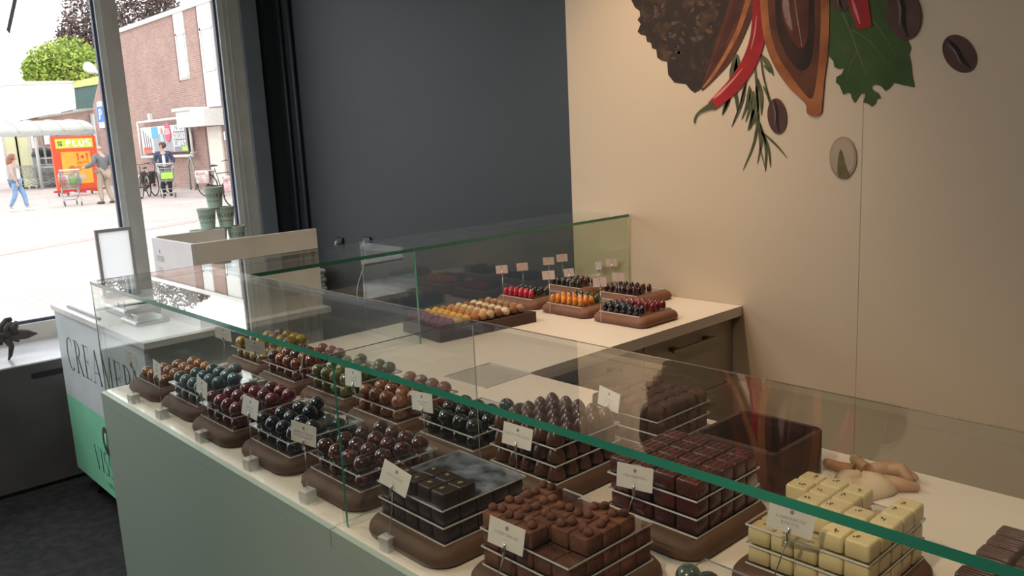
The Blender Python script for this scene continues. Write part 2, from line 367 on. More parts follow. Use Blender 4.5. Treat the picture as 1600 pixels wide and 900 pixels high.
q = MB(); q.add([(0, -.30, .135), (.02, -.16, .155), (.0, -.02, .135), (-.02, -.16, .135), (0, -.16, .13)], [(0, 4, 2, 1), (0, 3, 2, 4)]); q.build('leaf', mat('fresh_leaf', (.16, .42, .06), .5), pb, (.05, .10, 0))

# ------------------------------------------------------------------ counters
q = MB(); q.box((0, 0, -.035), (1.214, .84, 0)); q.box((0, .84, -.035), (.815, 1.893, 0))
wt1 = q.build('counter_worktop', COUNTER); q = MB(); q.box((0, -.012, -.035), (1.214, -.0003, -.003)); q.build('edge_band', SAGE, wt1); tag(wt1, 'cream L-shaped worktop piece carrying the pralines on the left and the side counter', 'worktop')
q = MB(); q.box((1.216, 0, -.035), (3.4, .84, 0)); wt2 = q.build('counter_worktop', COUNTER); q = MB(); q.box((1.216, -.012, -.035), (3.4, -.0003, -.003)); q.build('edge_band', SAGE, wt2)
tag(wt2, 'cream worktop piece on the right that carries the white squares and the glove', 'worktop')
fc = empty('front_counter', (1.7, .4, -.9), 0, 'sage green front counter below the long praline display', 'counter')
q = MB(); q.box((-1.70, -.412, 0), (1.70, -.397, .864)); q.build('front_panel', SAGE, fc)
q = MB(); q.box((-1.70, -.395, 0), (-1.685, .43, .863)); q.build('side_panel', SAGE, fc)
q = MB(); q.box((-.88, .405, 0.05), (1.70, .43, .863)); q.build('back_panel', BEIGE, fc)
sd = empty('drawer_counter', (.4, 1.4, -.9), 0, 'beige side counter with drawers and bar handles against the mural wall', 'counter')
q = MB(); q.box((-.39, -.56, 0), (.36, .48, .863)); q.build('carcass', BEIGE, sd)
for z0, z1 in ((.625, .86), (.33, .62), (.06, .325)):
    for y0, y1 in ((-.54, -.02), (-.015, .455)):
        q = MB(); q.box((.362, y0, z0), (.378, y1, z1)); d_ = q.build('drawer', BEIGE, sd)
        ym = (y0 + y1) / 2
        q = MB(); q.box((.403, ym - .12, z1 - .050), (.411, ym + .12, z1 - .040)); q.box((.378, ym - .10, z1 - .052), (.405, ym - .085, z1 - .038)); q.box((.378, ym + .085, z1 - .052), (.405, ym + .10, z1 - .038))
        q.build('handle', mat('handle_steel', (.25, .22, .19), .3, metal=1), d_)
q = MB(); q.box((.362, .458, 0.0), (.376, .49, .863)); q.build('filler_strip', BEIGE, sd)

# ------------------------------------------------------------------ glass cases (one L)
HG = .3065; TG = .011; Wg = .309; XJ = 1.238; YJ = .853
gc = empty('glass_case', (0, 0, 0), 0, 'frameless L-shaped clear glass case with green edges on the counter', 'glass case')
def pane(name, a, b, green=(), m=GL, em=None):
    """six faces of one glass sheet; only the faces listed in green show the cut green edge"""
    q = MB(); q.box(a, b, 0)
    for k in green: q.m[k] = 1
    return q.build(name, [m, em or GE], gc)
z1 = HG - TG
SEAM = mat('glass_seam', (.05, .075, .065), .3)
def seam(name, p, r, m=SEAM):
    q = MB(); q.tube(p, r, 4); return q.build(name, m, gc)
pane('front_pane', (.009, 0, .0005), (XJ - .004, .008, z1)); pane('front_pane', (XJ + .001, 0, .0005), (3.35, .008, z1))
pane('top_pane', (0, 0, z1 + .0005), (XJ - .0010, Wg, HG), (2,)); pane('top_pane', (XJ + .0010, 0, z1 + .0005), (3.35, Wg, HG), (2,))
pane('top_pane', (0, Wg + .0015, z1 + .0005), (Wg, YJ - .001, HG), (4,)); pane('top_pane', (0, YJ + .001, z1 + .0005), (Wg, 1.893, HG), (4,))
pane('outer_pane', (0, .0005, .0005), (.008, YJ - .001, z1)); pane('outer_pane', (0, YJ + .001, .0005), (.008, 1.893, z1))
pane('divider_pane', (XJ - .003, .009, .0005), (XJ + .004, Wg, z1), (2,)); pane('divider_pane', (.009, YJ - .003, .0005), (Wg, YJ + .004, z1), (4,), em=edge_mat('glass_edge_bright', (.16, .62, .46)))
pane('end_pane', (.009, 1.884, .0005), (Wg, 1.892, z1), (), clear('end_glass', (.955, .985, .935)))
CLEARLINE = mat('polished_edge', (.45, .46, .42), .2)
seam('seam', [(XJ, .001, HG - .001), (XJ, Wg, HG - .001)], .0009); seam('seam', [(Wg, YJ, HG - .001), (.0, YJ, HG - .001)], .0009)
seam('rear_edge', [(Wg + .001, Wg, HG - .001), (3.35, Wg, HG - .001)], .0009, mat('rear_edge_brown', (.16, .13, .09), .3)); seam('rear_edge', [(0, 0.001, HG - .001), (0, 1.893, HG - .001)], .0008)
seam('upright_edge', [(XJ, Wg, .001), (XJ, Wg, z1)], .0011, CLEARLINE); seam('upright_edge', [(.008, 0.0, .001), (.008, 0.0, z1)], .0016, CLEARLINE)
seam('upright_edge', [(Wg, 1.888, .001), (Wg, 1.888, z1)], .0016, mat('cream_edge', (.50, .44, .32), .4)); seam('upright_edge', [(.008, YJ, .001), (.008, YJ, z1)], .0008, CLEARLINE)

# ------------------------------------------------------------------ ice-cream cart and what stands on it
MINT = mat('mint_green', (.27, .74, .48), .4)
CARTW = mat('cart_white', (.64, .70, .72), .35)
cart = empty('ice_cream_cart', (-1.12, .66, -.9), 0, 'white and mint green ice cream cart on castors beside the window', 'cart')
q = MB(); q.box((-.58, -.37, .866), (.585, .37, .888)); q.build('cart_top', mat('cart_top_white', (.76, .76, .75), .3), cart)
q = MB(); q.box((-.57, -.36, .475), (.545, .345, .865)); q.build('upper_body', CARTW, cart)
q = MB(); q.box((-.57, -.36, .12), (.545, .345, .474)); q.build('lower_body', MINT, cart)
lettering('lettering', 'CREAMERY', .145, INK, cart, (-.452, -.3605, .615), FY, T=.12, t=.022, wx=.82, track=.22, anchor='l')
lettering('lettering', 'VISSER', .105, INK, cart, (-.245, -.3605, .205), FY, T=.12, t=.022, wx=.72, track=.2, anchor='l')
lettering('lettering', 'CHOCO', .02, INK, cart, (-.12, -.3605, .155), FY, T=.12, t=.04, wx=.8, track=.2, anchor='l')
q = MB(); q.lathe([(.062, 0), (.062, .001)], 28, sx=.8); q.build('emblem', INK, cart, (-.055, -.360, .37), FY)
q = MB()
q.tube([(-.012, -.03, 0), (-.004, 0, 0), (.0, .035, 0)], .004, 6); q.tube([(.012, -.03, 0), (.004, 0, 0), (.0, .035, 0)], .004, 6)
q.build('emblem_mark', MINT, cart, (-.055, -.362, .37), FY)
for sx in (-.5, .47):
    for sy in (-.30, .28):
        q = MB(); q.tube([(0, -.014, .045), (0, .014, .045)], .044, 18); q.tube([(0, -.016, .045), (0, .016, .045)], .016, 10)
        wh = q.build('castor', mat('castor_rubber', (.03, .03, .03), .6), cart, (sx, sy, 0))
        q = MB(); q.box((-.02, -.024, .05), (.02, -.018, .12)); q.box((-.02, .018, .05), (.02, .024, .12)); q.box((-.02, -.024, .11), (.02, .024, .12)); q.build('fork', CHROME, wh)
# open white display box
BOXW = mat('box_cream', (.72, .68, .61), .45); BOXL = mat('box_white', (.72, .70, .72), .4)
bx = empty('display_box', (-.80, .77, -.012), 0, 'tall open white display box on the back of the cart', 'box')
q = MB(); q.box((-.19, -.25, 0), (.20, -.235, .313)); q.build('side_panel', BOXL, bx)
q = MB(); q.box((.185, -.2345, 0), (.20, .262, .313)); q.build('front_panel', BOXW, bx)
q = MB(); q.box((-.19, -.2345, 0), (-.175, .045, .318)); q.build('back_panel', BOXW, bx)
q = MB(); q.box((-.1745, .25, 0), (.1845, .262, .20)); q.box((-.1745, -.2345, .19), (.1845, .2495, .20)); q.build('inner_shelf', BOXW, bx)
lettering('lettering', 'VISSER', .022, GREYINK, bx, (-.12, -.2503, .225), FY, wx=.8, T=.14, t=.04)
lettering('lettering', 'VISSER', .012, GREYINK, bx, (.07, -.2503, .19), FY, wx=1.2, T=.14, t=.04)
q = MB(); q.lathe([(.006, 0), (.006, .0006)], 14, sy=1.3); q.build('emblem', GREYINK, bx, (-.12, -.2503, .265), FY)
for k in range(5):
    q = MB(); q.box((0, 0, 0), (.035 + .004 * k, .0004, .0012)); q.build('small_print', GREYINK, bx, (-.145, -.2506, .20 - k * .005))
# cups in a pyramid behind the box
def cup_mesh():
    q = MB(); q.lathe([(.029, 0), (.0385, .082), (.0405, .083), (.0405, .088), (.0385, .088), (.0360, .084), (.027, .004)], 28, caps=False); q.lathe([(.0285, .0), (.0285, .004)], 28); return q
CUPM = mat('mint_paper', (.52, .68, .58), .5)
stx, sty = -1.14, .857
plinth = tag((lambda q: q.build('cup_plinth', BOXW))((lambda q: (q.box((stx - .09, sty - .18, -.0115), (stx + .09, .992, .208)), q)[1])(MB())), 'plain white plinth behind the display box carrying the cups', 'plinth')
dy = .083
tiers = [(0, [-1, 0, 1]), (1, [-.5, .5]), (2, [0])]
desc = {(2, 0): 'mint green paper cup at the very top of the cup pyramid', (1, -.5): 'mint green paper cup in the middle row of the pyramid, left one',
        (1, .5): 'mint green paper cup in the middle row of the pyramid, right one', (0, -1): 'mint green paper cup in the bottom row of the pyramid, left end',
        (0, 0): 'mint green paper cup in the middle of the pyramid bottom row', (0, 1): 'mint green paper cup in the bottom row of the pyramid, right end'}
for t_, ks in tiers:
    for kx in ks:
        c_ = empty('paper_cup', (stx, sty + .0 + kx * dy,   .2082 + t_ * .0884), 0.0, desc[(t_, kx)], 'cup', 'mint cups stacked in a pyramid')
        cup_mesh().build('cup_wall', CUPM, c_)
        q = MB(); q.lathe([(.0388, .0815), (.0412, .082), (.0412, .0878), (.0388, .0882)], 28, caps=False); q.build('rim', mat('cup_rim', (.52, .52, .47), .5), c_)
        q = MB()
        sub = lettering('lettering', 'VISSER', .015, INK, c_, (0, 0, 0), (0, 0, 0), T=.16, t=.05, wx=1.1, track=.25)
        for v in sub.data.vertices:                     # wrap the word around the cup, facing the shop
            a = -.55 + v.co.x / .036; z = .045 + v.co.y; r = .0295 + (z / .082) * .0095 + .0006
            v.co = (r * math.cos(a), r * math.sin(a), z)
        sub2 = lettering('lettering', 'CREAMERY', .006, INK, c_, (0, 0, 0), (0, 0, 0), T=.16, t=.05, wx=1.2, track=.3)
        for v in sub2.data.vertices:
            a = -.55 + v.co.x / .034; z = .026 + v.co.y; r = .0295 + (z / .082) * .0095 + .0006
            v.co = (r * math.cos(a), r * math.sin(a), z)
# framed white menu on the cart
mx_ = -1.62; p0 = at(157, 434, 0, mx_); p1 = at(147, 360, 0, mx_); p2 = at(205, 364, 0, mx_)
mf = empty('menu_stand', (mx_, (p1.y + p2.y) / 2, -.012), 0, 'white menu sheet in a grey frame standing on the cart by the window', 'menu')
hw = (p2.y - p1.y) / 2; top = p1.z + .012
q = MB()
q.box((-.008, -hw, .012), (.008, -hw + .012, top)); q.box((-.008, hw - .012, .012), (.008, hw, top)); q.box((-.008, -hw + .012, top - .014), (.008, hw - .012, top)); q.box((-.008, -hw + .012, .012), (.008, hw - .012, .024)); q.box((-.03, -hw, 0), (.03, hw, .011))
q.build('frame', mat('menu_frame_grey', (.30, .28, .28), .4), mf)
q = MB(); q.box((-.003, -hw + .0125, .0245), (.003, hw - .0125, top - .0145)); q.build('sheet', translucent('menu_white', (.9, .9, .9)), mf)
# sliding lids and leaflets on the cart top
LID = mat('steel_lid', (.62, .62, .62), .22, metal=.7)
for k, (nm, x0, x1, y0, y1, z0, z1, lb) in enumerate([
    ('cart_lid', -1.02, -.84, .37, .50, -.0115, .004, 'flat steel lid on the cart top, nearest the white box'),
    ('cart_lid', -1.30, -1.05, .40, .60, -.0115, .022, 'flat steel lid on the cart top with leaflets on it'),
]):
    q = MB(); q.slab(x0, x1, y0, y1, [(z0, .002), (z0 + .002, 0), (z1 - .003, 0), (z1, .004)], .01); l_ = q.build(nm, LID); tag(l_, lb, 'lid', 'steel lids on the cart')
    q = MB(); q.tube([((x0 + x1) / 2 - .04, y0 + .03, z1), ((x0 + x1) / 2 - .035, y0 + .03, z1 + .012), ((x0 + x1) / 2 + .035, y0 + .03, z1 + .012), ((x0 + x1) / 2 + .04, y0 + .03, z1)], .003, 6); q.build('handle', CHROME, l_)
q = MB(); q.box((-1.55, .318, -.0115), (-1.12, .330, -.004)); tag(q.build('lid_rail', mat('rail_grey', (.22, .21, .24), .4)), 'thin dark rail along the front of the cart top', 'rail')
q = MB()
q.add([(-1.26, .47, .0235), (-1.16, .44, .0235), (-1.12, .53, .030), (-1.22, .56, .034), (-1.17, .66, .030), (-1.07, .62, .026)], [(0, 1, 2, 3), (3, 2, 5, 4)])
q.add([(-1.26, .47, .0225), (-1.16, .44, .0225), (-1.12, .53, .029), (-1.22, .56, .033), (-1.17, .66, .029), (-1.07, .62, .025)], [(3, 2, 1, 0), (4, 5, 2, 3)])
tag(q.build('leaflet', CARD), 'creased pale leaflet lying on a steel lid on the cart', 'leaflet')

# low dark cabinet with folded paper bags in the corner behind the side counter
q = MB(); q.box((-2.36, 1.50, -.90), (-.9, 1.885, -.28)); bc = q.build('back_cabinet', mat('back_cabinet_dark', (.03, .028, .028), .5)); tag(bc, 'low dark cabinet against the charcoal wall behind the cart', 'cabinet')
q = MB(); q.box((-2.37, 1.48, -.2795), (-.89, 1.89, -.262)); q.build('cabinet_top', mat('back_cabinet_brown', (.085, .055, .04), .4), bc)
for k in range(6):
    q = MB(); q.slab(-2.13, -2.0 + .006 * (k % 2), 1.62, 1.85 + .008 * ((k * 3) % 2), [(-.2615 + k * .026, .004), (-.252 + k * .026, 0), (-.238 + k * .026, .004)], .01)
    tag(q.build('folded_towel', mat('towel_white', (.70, .70, .72), .8, bump=.4, bscale=30)), 'folded white towel by the charcoal wall, ' + ['bottom', 'second from bottom', 'third from bottom', 'fourth from bottom', 'second from top', 'top'][k] + ' of its stack', 'towel', 'white towels stacked by the charcoal wall')
for xx, zz, lb in ((-1.879, .045, 'black wall socket with a plug on the charcoal wall, the left one'), (-1.583, .065, 'black wall socket with a white cable on the charcoal wall, the right one')):
    s_ = empty('wall_socket', (xx, 1.8995, zz), 0, lb, 'socket')
    q = MB(); q.slab(-.04, .04, -.04, .04, [(0, 0), (.006, 0), (.012, .004)], .008); q.build('cover', mat('socket_black', (.012, .012, .014), .3), s_, rot=(PI / 2, 0, 0))
    q = MB(); q.tube([(-.005, -.013, -.01), (0, -.03, .0), (.012, -.036, .014), (.016, -.03, .022)], [.008, .009, .008, .006], 8); q.build('plug', mat('plug_white', (.7, .7, .68), .4), s_)
q = MB(); q.tube([(-1.57, 1.868, .055), (-1.56, 1.865, .0), (-1.60, 1.862, -.08), (-1.66, 1.865, -.16), (-1.68, 1.86, -.22), (-1.67, 1.858, -.258)], .004, 6)
tag(q.build('power_cable', mat('cable_white', (.62, .62, .60), .5)), 'thin white cable hanging from the right wall socket', 'cable')
# grey strip hanging in the window
q = MB(); pts = [(22, 0), (28, 3), (15, 53), (10, 47)]
P4 = [at(u, v, 0, -2.40) for u, v in pts]; P4[0].z += .12; P4[1].z += .12; P4[0].y += .035; P4[1].y += .035
q.add([(-2.40, p.y, p.z) for p in P4] + [(-2.396, p.y, p.z) for p in P4], [(3, 2, 1, 0), (4, 5, 6, 7), (0, 1, 5, 4), (1, 2, 6, 5), (2, 3, 7, 6), (3, 0, 4, 7)])
q.box((-2.44, P4[0].y, P4[0].z - .006), (-2.398, P4[0].y + .02, P4[0].z + .004))
tag(q.build('window_strap', mat('strap_grey', (.30, .28, .33), .7)), 'short grey strap hanging at the upper left of the window', 'strap')

# ------------------------------------------------------------------ praline trays
def praline_mat(name, c1, c2, scale=45, rough=.07, contrast=(.42, .6), rnd=.25):
    m = mat(name, c1, rough, var=c2, scale=scale, contrast=contrast, coat=.8, rnd=rnd); return m
PM = {
 'bronze': praline_mat('praline_bronze', (.32, .135, .035), (.12, .04, .015)),
 'teal': praline_mat('praline_teal', (.035, .095, .12), (.10, .13, .125)),
 'burgundy': praline_mat('praline_burgundy', (.17, .018, .028), (.06, .009, .014)),
 'navy': praline_mat('praline_navy', (.005, .009, .016), (.012, .022, .032)),
 'speckled': praline_mat('praline_speckled', (.055, .013, .011), (.26, .075, .03), scale=95, contrast=(.58, .66)),
 'gold': praline_mat('praline_gold', (.48, .32, .035), (.14, .07, .02), scale=60),
 'orange': praline_mat('praline_orange', (.24, .055, .02), (.06, .016, .01), rnd=.5),
 'olive': praline_mat('praline_olive', (.17, .18, .055), (.09, .09, .03)),
 'peach': praline_mat('praline_peach', (.30, .13, .07), (.15, .045, .022), scale=55),
 'black': praline_mat('praline_black', (.006, .010, .009), (.03, .055, .03), scale=55, contrast=(.6, .75)),
 'greygreen': praline_mat('praline_greygreen', (.10, .13, .11), (.05, .07, .06)),
}
BOARD_Z = .033
def dome_mesh(name, m, r=.0170, h=.0252, seg=22, rings=10):
    q = MB(); prof = []; a0 = -.62                         # sphere with a flat foot
    top = 1.0; lo = math.sin(a0)
    for i in range(rings + 1):
        a = a0 + (PI / 2 - .03 - a0) * i / rings; prof.append((r * math.cos(a), h * (math.sin(a) - lo) / (top - lo)))
    prof[-1] = (.0006, h); q.lathe(prof, seg)
    o = q.build(name, m); return o
def board(x0, x1, y0, y1, label, bev=.042, h=BOARD_Z, m=None):
    q = MB(); q.slab(x0, x1, y0, y1, [(0.0005, .008), (.004, .002), (.011, 0), (.020, .0015), (.027, .006), (.031, .012), (h - .0003, .017)], bev, 7)
    o = q.build('display_board', m or DWOOD); tag(o, label, 'board'); return o
def plate(x0, x1, y0, y1, z, label, m=None):
    q = MB(); b0 = (x0, y0, z + .0002); b1 = (x1, y1, z + .0032); q.box(b0, b1, 0, 1, 2)
    o = q.build('acrylic_plate', [m or ACR, AE]); tag(o, label, 'plate', 'clear acrylic plates between the praline layers'); return o
GAP = .0290; PW = .175
NTH = ['first', 'second', 'third', 'fourth', 'fifth', 'sixth', 'seventh', 'eighth']
def where(i, j, n=99): return ('front row' if j == 0 else NTH[j] + ' row from front') + ', ' + ('leftmost' if i == 0 else NTH[i] + ' from left')
ORD = {1: ['only'], 2: ['lower', 'upper'], 3: ['bottom', 'middle', 'top']}
def layers(xr, yf, n, what, place, board_label, pw=PW, pd=PW, gap=GAP, topmat=None, extra_plate=False):
    x0 = xr - pw; y1 = yf + pd
    board(x0 - .024, xr + .016, yf - .027, y1 + .028, board_label)
    for k in range(n):
        z = BOARD_Z + k * gap
        plate(x0, xr, yf, y1, z, 'clear acrylic plate, %s one of the %s' % (ORD[n][k] if n > 1 else 'single', what), topmat if k == n - 1 else None)
        place(k, z + .0035, x0, yf)
def grid_domes(key, adj, n, nx=4, ny=4, skip_top=(), r=.017, name='praline', mesh=None, what='dome praline', z_off=0):
    src = [mesh or dome_mesh(name, PM[key], r)]
    used = [False]
    def place(k, z, x0, y0):
        for j in range(ny):
            for i in range(nx):
                if k == n - 1 and (i, j) in skip_top: continue
                o = src[0] if not used[0] else src[0].copy()
                if used[0]: C.objects.link(o)
                used[0] = True
                px = PW / nx
                o.location = (x0 + px * (i + .5) + random.uniform(-.0012, .0012), y0 + .003 + (PW - .006) / ny * (j + .5) + random.uniform(-.0012, .0012), z)
                o.rotation_euler = (0, 0, random.uniform(0, 6.28))
                lv = ORD[n][k]
                tag(o, '%s %s, %s plate, %s' % (adj, what, lv, where(i, j)), name.split('_')[-1], '%s %ss, %s layer' % (adj, what, lv))
    return place
R0 = [(3, 3)]
layers(.237, .068, 1, 'bronze domes', grid_domes('bronze', 'shiny bronze brown', 1, skip_top=[]), 'brown rounded board under the bronze domes, leftmost of the front row')
layers(.475, .068, 2, 'teal domes', grid_domes('teal', 'dark teal marbled', 2, skip_top=[(3, 3), (2, 3), (0, 3)]), 'brown rounded board under the teal domes in the front row')
layers(.712, .050, 2, 'burgundy domes', grid_domes('burgundy', 'burgundy red', 2, skip_top=[(0, 3)]), 'brown rounded board under the burgundy domes in the front row')
layers(.952, .058, 2, 'navy domes', grid_domes('navy', 'glossy blue black', 2, skip_top=[(2, 3), (3, 3), (3, 2), (2, 2), (1, 3)]), 'brown rounded board under the blue black domes in the front row')
layers(1.200, .062, 2, 'copper speckled domes', grid_domes('speckled', 'dark brown copper speckled', 2), 'brown rounded board under the copper speckled domes in the front row')
layers(.235, .345, 2, 'gold domes', grid_domes('gold', 'gold and brown streaked', 2, skip_top=[(1, 0), (2, 0), (3, 0), (2, 1), (3, 1)]), 'brown rounded board under the gold domes, leftmost of the back row')
layers(.476, .325, 2, 'orange brown domes', grid_domes('orange', 'orange brown marbled', 2, skip_top=[(0, 3)]), 'brown rounded board under the orange brown domes in the back row')
layers(.708, .330, 2, 'olive green domes', grid_domes('olive', 'olive green', 2, skip_top=[(1, 3)]), 'brown rounded board under the olive green domes in the back row')
layers(.955, .312, 2, 'peach brown domes', grid_domes('peach', 'peach and brown marbled', 2, skip_top=[]), 'brown rounded board under the peach brown domes in the back row')
layers(1.206, .318, 2, 'black green flecked domes', grid_domes('black', 'black green flecked', 2, skip_top=[(0, 3), (1, 3)]), 'brown rounded board under the black domes beside the glass divider')
layers(1.985, .050, 2, 'grey green domes', grid_domes('greygreen', 'grey green', 2, skip_top=[(i, j) for i in range(4) for j in range(4) if (i, j) not in ((0, 2), (1, 1))]), 'brown rounded board under the grey green domes at the bottom edge of the view')

# pointed cones, three plates
CONE = mat('milk_chocolate', (.085, .036, .022), .28, var=(.065, .026, .016), rnd=.12, coat=.2)
def cone_mesh():
    q = MB(); h = .0315; q.lathe([(.0165, 0), (.0172, .003), (.0155, .012), (.012, .021), (.007, .028), (.003, .0308), (.0006, h)], 18); return q.build('chocolate_cone', CONE)
layers(1.440, .312, 3, 'pointed cones', grid_domes(None, 'pointed milk chocolate', 3, 5, 5, mesh=cone_mesh(), name='chocolate_cone', what='cone'), 'brown rounded board under the pointed chocolate cones', gap=.0330)

# square and bar chocolates
def bar_mesh(name, m, lx, ly, h, bev=.003, rough=0, ridges=0, rs=1):
    q = MB(); b = bev
    q.slab(-lx / 2, lx / 2, -ly / 2, ly / 2, [(0, .0008), (.001, 0), (h * .55, 0), (h - b, .0003), (h - b * .35, b * .4), (h, b)], b * 1.4, 3)
    if rough:
        R = random.Random(rs); q.v = [(x + R.uniform(-rough, rough), y + R.uniform(-rough, rough), max(0, z + (R.uniform(-rough, rough * .6) if z > .002 else 0))) for x, y, z in q.v]
    if ridges:
        for k in range(ridges):
            xx = -lx / 2 + lx * (k + .7) / (ridges + .4)
            q.tube([(xx - .002, -ly / 2 + .001, h - .002), (xx - .001, -ly / 2 + .004, h + .0002), (xx + .001, ly / 2 - .004, h + .0002), (xx + .002, ly / 2 - .001, h - .002)], .0011, 6)
    return q.build(name, m)
ROUGH = mat('rough_dark_chocolate', (.040, .018, .012), .75, var=(.10, .035, .018), scale=40, bump=1.0, bscale=160, contrast=(.45, .8), rnd=.2)
layers(1.470, .560, 3, 'rough dark cubes', grid_domes(None, 'rough cocoa dusted dark', 3, 5, 5, skip_top=[], mesh=bar_mesh('truffle_cube', ROUGH, .0325, .0325, .0215, .005, .0010), name='truffle_cube', what='cube'), 'brown rounded board under the rough dark cubes in the back', gap=.0260)
RASP = mat('dark_chocolate_bar', (.055, .018, .015), .38, var=(.075, .016, .014), rnd=.2, coat=.15)
REDF = mat('raspberry_fleck', (.36, .03, .045), .7, var=(.2, .02, .025), scale=80)
def grid_things(make, adj, n, nx, ny, name, what, parts_fn=None, skip_top=(), pw=PW, pd=PW, only_top_parts=True):
    src = {}
    def place(k, z, x0, y0):
        for j in range(ny):
            for i in range(nx):
                if k == n - 1 and (i, j) in skip_top: continue
                withp = parts_fn is not None and (k == n - 1 or not only_top_parts)
                o_new = False
                if 'o' not in src: src['o'] = o = make(); o_new = True
                else:
                    o = src['o'].copy(); C.objects.link(o)
                o.location = (x0 + pw / nx * (i + .5) + random.uniform(-.0006, .0006), y0 + .003 + (pd - .006) / ny * (j + .5) + random.uniform(-.0006, .0006), z)
                o.rotation_euler = (0, 0, random.uniform(-.03, .03))
                if withp: parts_fn(o, src, i, j)
                lv = ORD[n][k]
                tag(o, '%s %s, %s plate, %s' % (adj, what, lv, where(i, j)), name.split('_')[-1], '%s %ss, %s layer' % (adj, what, lv))
    return place
def part_copy(src, key, mk, parent, loc, rz=0):
    if key not in src: src[key] = p = mk()
    else: p = src[key].copy(); C.objects.link(p)
    p.parent = parent; p.location = loc; p.rotation_euler = (0, 0, rz)
def rasp_parts(o, src, i, j):
    def mk():
        q = MB(); R = random.Random(2)
        for k in range(12): q.sphere((R.gauss(0, .0055), R.gauss(0, .0025), R.uniform(0, .0005)), R.uniform(.0007, .0018), 6, 4, sz=.4)
        return q.build('raspberry_crumb', REDF)
    part_copy(src, 'r', mk, o, (random.uniform(-.004, .006), random.uniform(-.005, .005), .0253), random.uniform(-.4, .4))
layers(1.735, .312, 3, 'raspberry flecked bars', grid_things(lambda: bar_mesh('chocolate_bar', RASP, .0405, .0315, .0250, .003, 0, 3), 'dark raspberry flecked', 3, 4, 5, 'chocolate_bar', 'chocolate bar', rasp_parts), 'brown rounded board under the raspberry flecked bars', pw=.175)
CUBE = mat('dark_chocolate_cube', (.030, .015, .011), .4, var=(.022, .011, .008), rnd=.15, coat=.15)
def pist(o, src, i, j):
    def mk():
        q = MB(); q.sphere((0, 0, .001), .0048, 10, 6, sz=.35, sy=.7); return q.build('pistachio', mat('pistachio_green', (.14, .15, .035), .6, var=(.22, .17, .06), scale=200))
    part_copy(src, 'p', mk, o, (random.uniform(-.004, .004), random.uniform(-.004, .004), .0233), random.uniform(0, 3))
skip6 = [(i, j) for i in range(5) for j in range(5) if not (i >= 2 and j <= 1 or (i == 1 and j == 0))]
CLOUDY = clear('cloudy_acrylic', (.88, .90, .90), rough=.12, haze=.8, hcol=(.22, .25, .30), patchy=True)  # top plate with patches of bluish grey noise
layers(1.468, .040, 3, 'dark pistachio cubes', grid_things(lambda: bar_mesh('chocolate_cube', CUBE, .0325, .032, .0235, .0025), 'smooth dark pistachio topped', 3, 5, 5, 'chocolate_cube', 'chocolate cube', pist, skip_top=skip6), 'brown rounded board under the dark pistachio cubes in the front row', topmat=CLOUDY, gap=.0280)
COCOA = mat('cocoa_dusted', (.17, .062, .03), .85, var=(.10, .035, .018), scale=60, bump=.5, bscale=200, rnd=.2)
def nuts(o, src, i, j):
    def mk():
        q = MB(); q.sphere((0, 0, .0045), .0072, 10, 7, sz=.85); return q.build('hazelnut', COCOA)
    a = random.uniform(0, 3)
    part_copy(src, 'n', mk, o, (.0075 * math.cos(a), .0075 * math.sin(a), .0228)); part_copy(src, 'n', mk, o, (-.0075 * math.cos(a), -.0075 * math.sin(a), .0228))
layers(1.725, .045, 3, 'cocoa dusted nut squares', grid_things(lambda: bar_mesh('chocolate_square', COCOA, .033, .033, .0230, .002, .0006), 'cocoa dusted hazelnut topped', 3, 5, 5, 'chocolate_square', 'chocolate square', nuts, skip_top=[(4, 0), (3, 0), (0, 4), (1, 4), (2, 4), (3, 4), (4, 4), (2, 3), (1, 3)]), 'brown rounded board under the hazelnut squares in the front row', gap=.0280)
IVORY = mat('ivory_chocolate', (.66, .55, .30), .45, var=(.62, .50, .26), rnd=.05, coat=.1)
def specks(o, src, i, j):
    def mk():
        q = MB(); R = random.Random(5)
        for k in range(6): q.sphere((R.uniform(-.004, .004), R.uniform(-.003, .003), .0006), R.uniform(.0006, .0013), 6, 4, sz=.7)
        return q.build('coffee_crumb', mat('coffee_crumb', (.05, .025, .015), .8))
    part_copy(src, 's', mk, o, (random.uniform(-.007, .007), random.uniform(-.006, .006), .0236), random.uniform(0, 3))
layers(2.000, .300, 3, 'ivory squares', grid_things(lambda: bar_mesh('ivory_square', IVORY, .0335, .0325, .0235, .003), 'ivory coffee flecked', 3, 5, 5, 'ivory_square', 'chocolate square', specks, skip_top=[(0, 0), (1, 0), (2, 0), (0, 1), (1, 1), (0, 2), (3, 4), (3, 3)], only_top_parts=False), 'brown rounded board under the ivory squares', gap=.0290)
DBAR = mat('striped_dark_bar', (.060, .026, .022), .35, var=(.05, .02, .017), rnd=.15, coat=.2)
layers(2.270, .300, 3, 'striped dark bars', grid_things(lambda: bar_mesh('striped_bar', DBAR, .040, .028, .0255, .003, 0, 0), 'dark striped', 3, 4, 5, 'striped_bar', 'chocolate bar', lambda o, src, i, j: part_copy(src, 't', lambda: (lambda q: ([q.tube([(-.018, y, .0242), (-.015, y, .0252), (.015, y, .0252), (.018, y, .0242)], .0012, 6) for y in (-.009, -.003, .003, .009)], q.build('icing_stripe', mat('icing_dark', (.09, .04, .035), .35)))[1])(MB()), o, (0, 0, 0))), 'brown rounded board under the striped dark bars at the right edge')

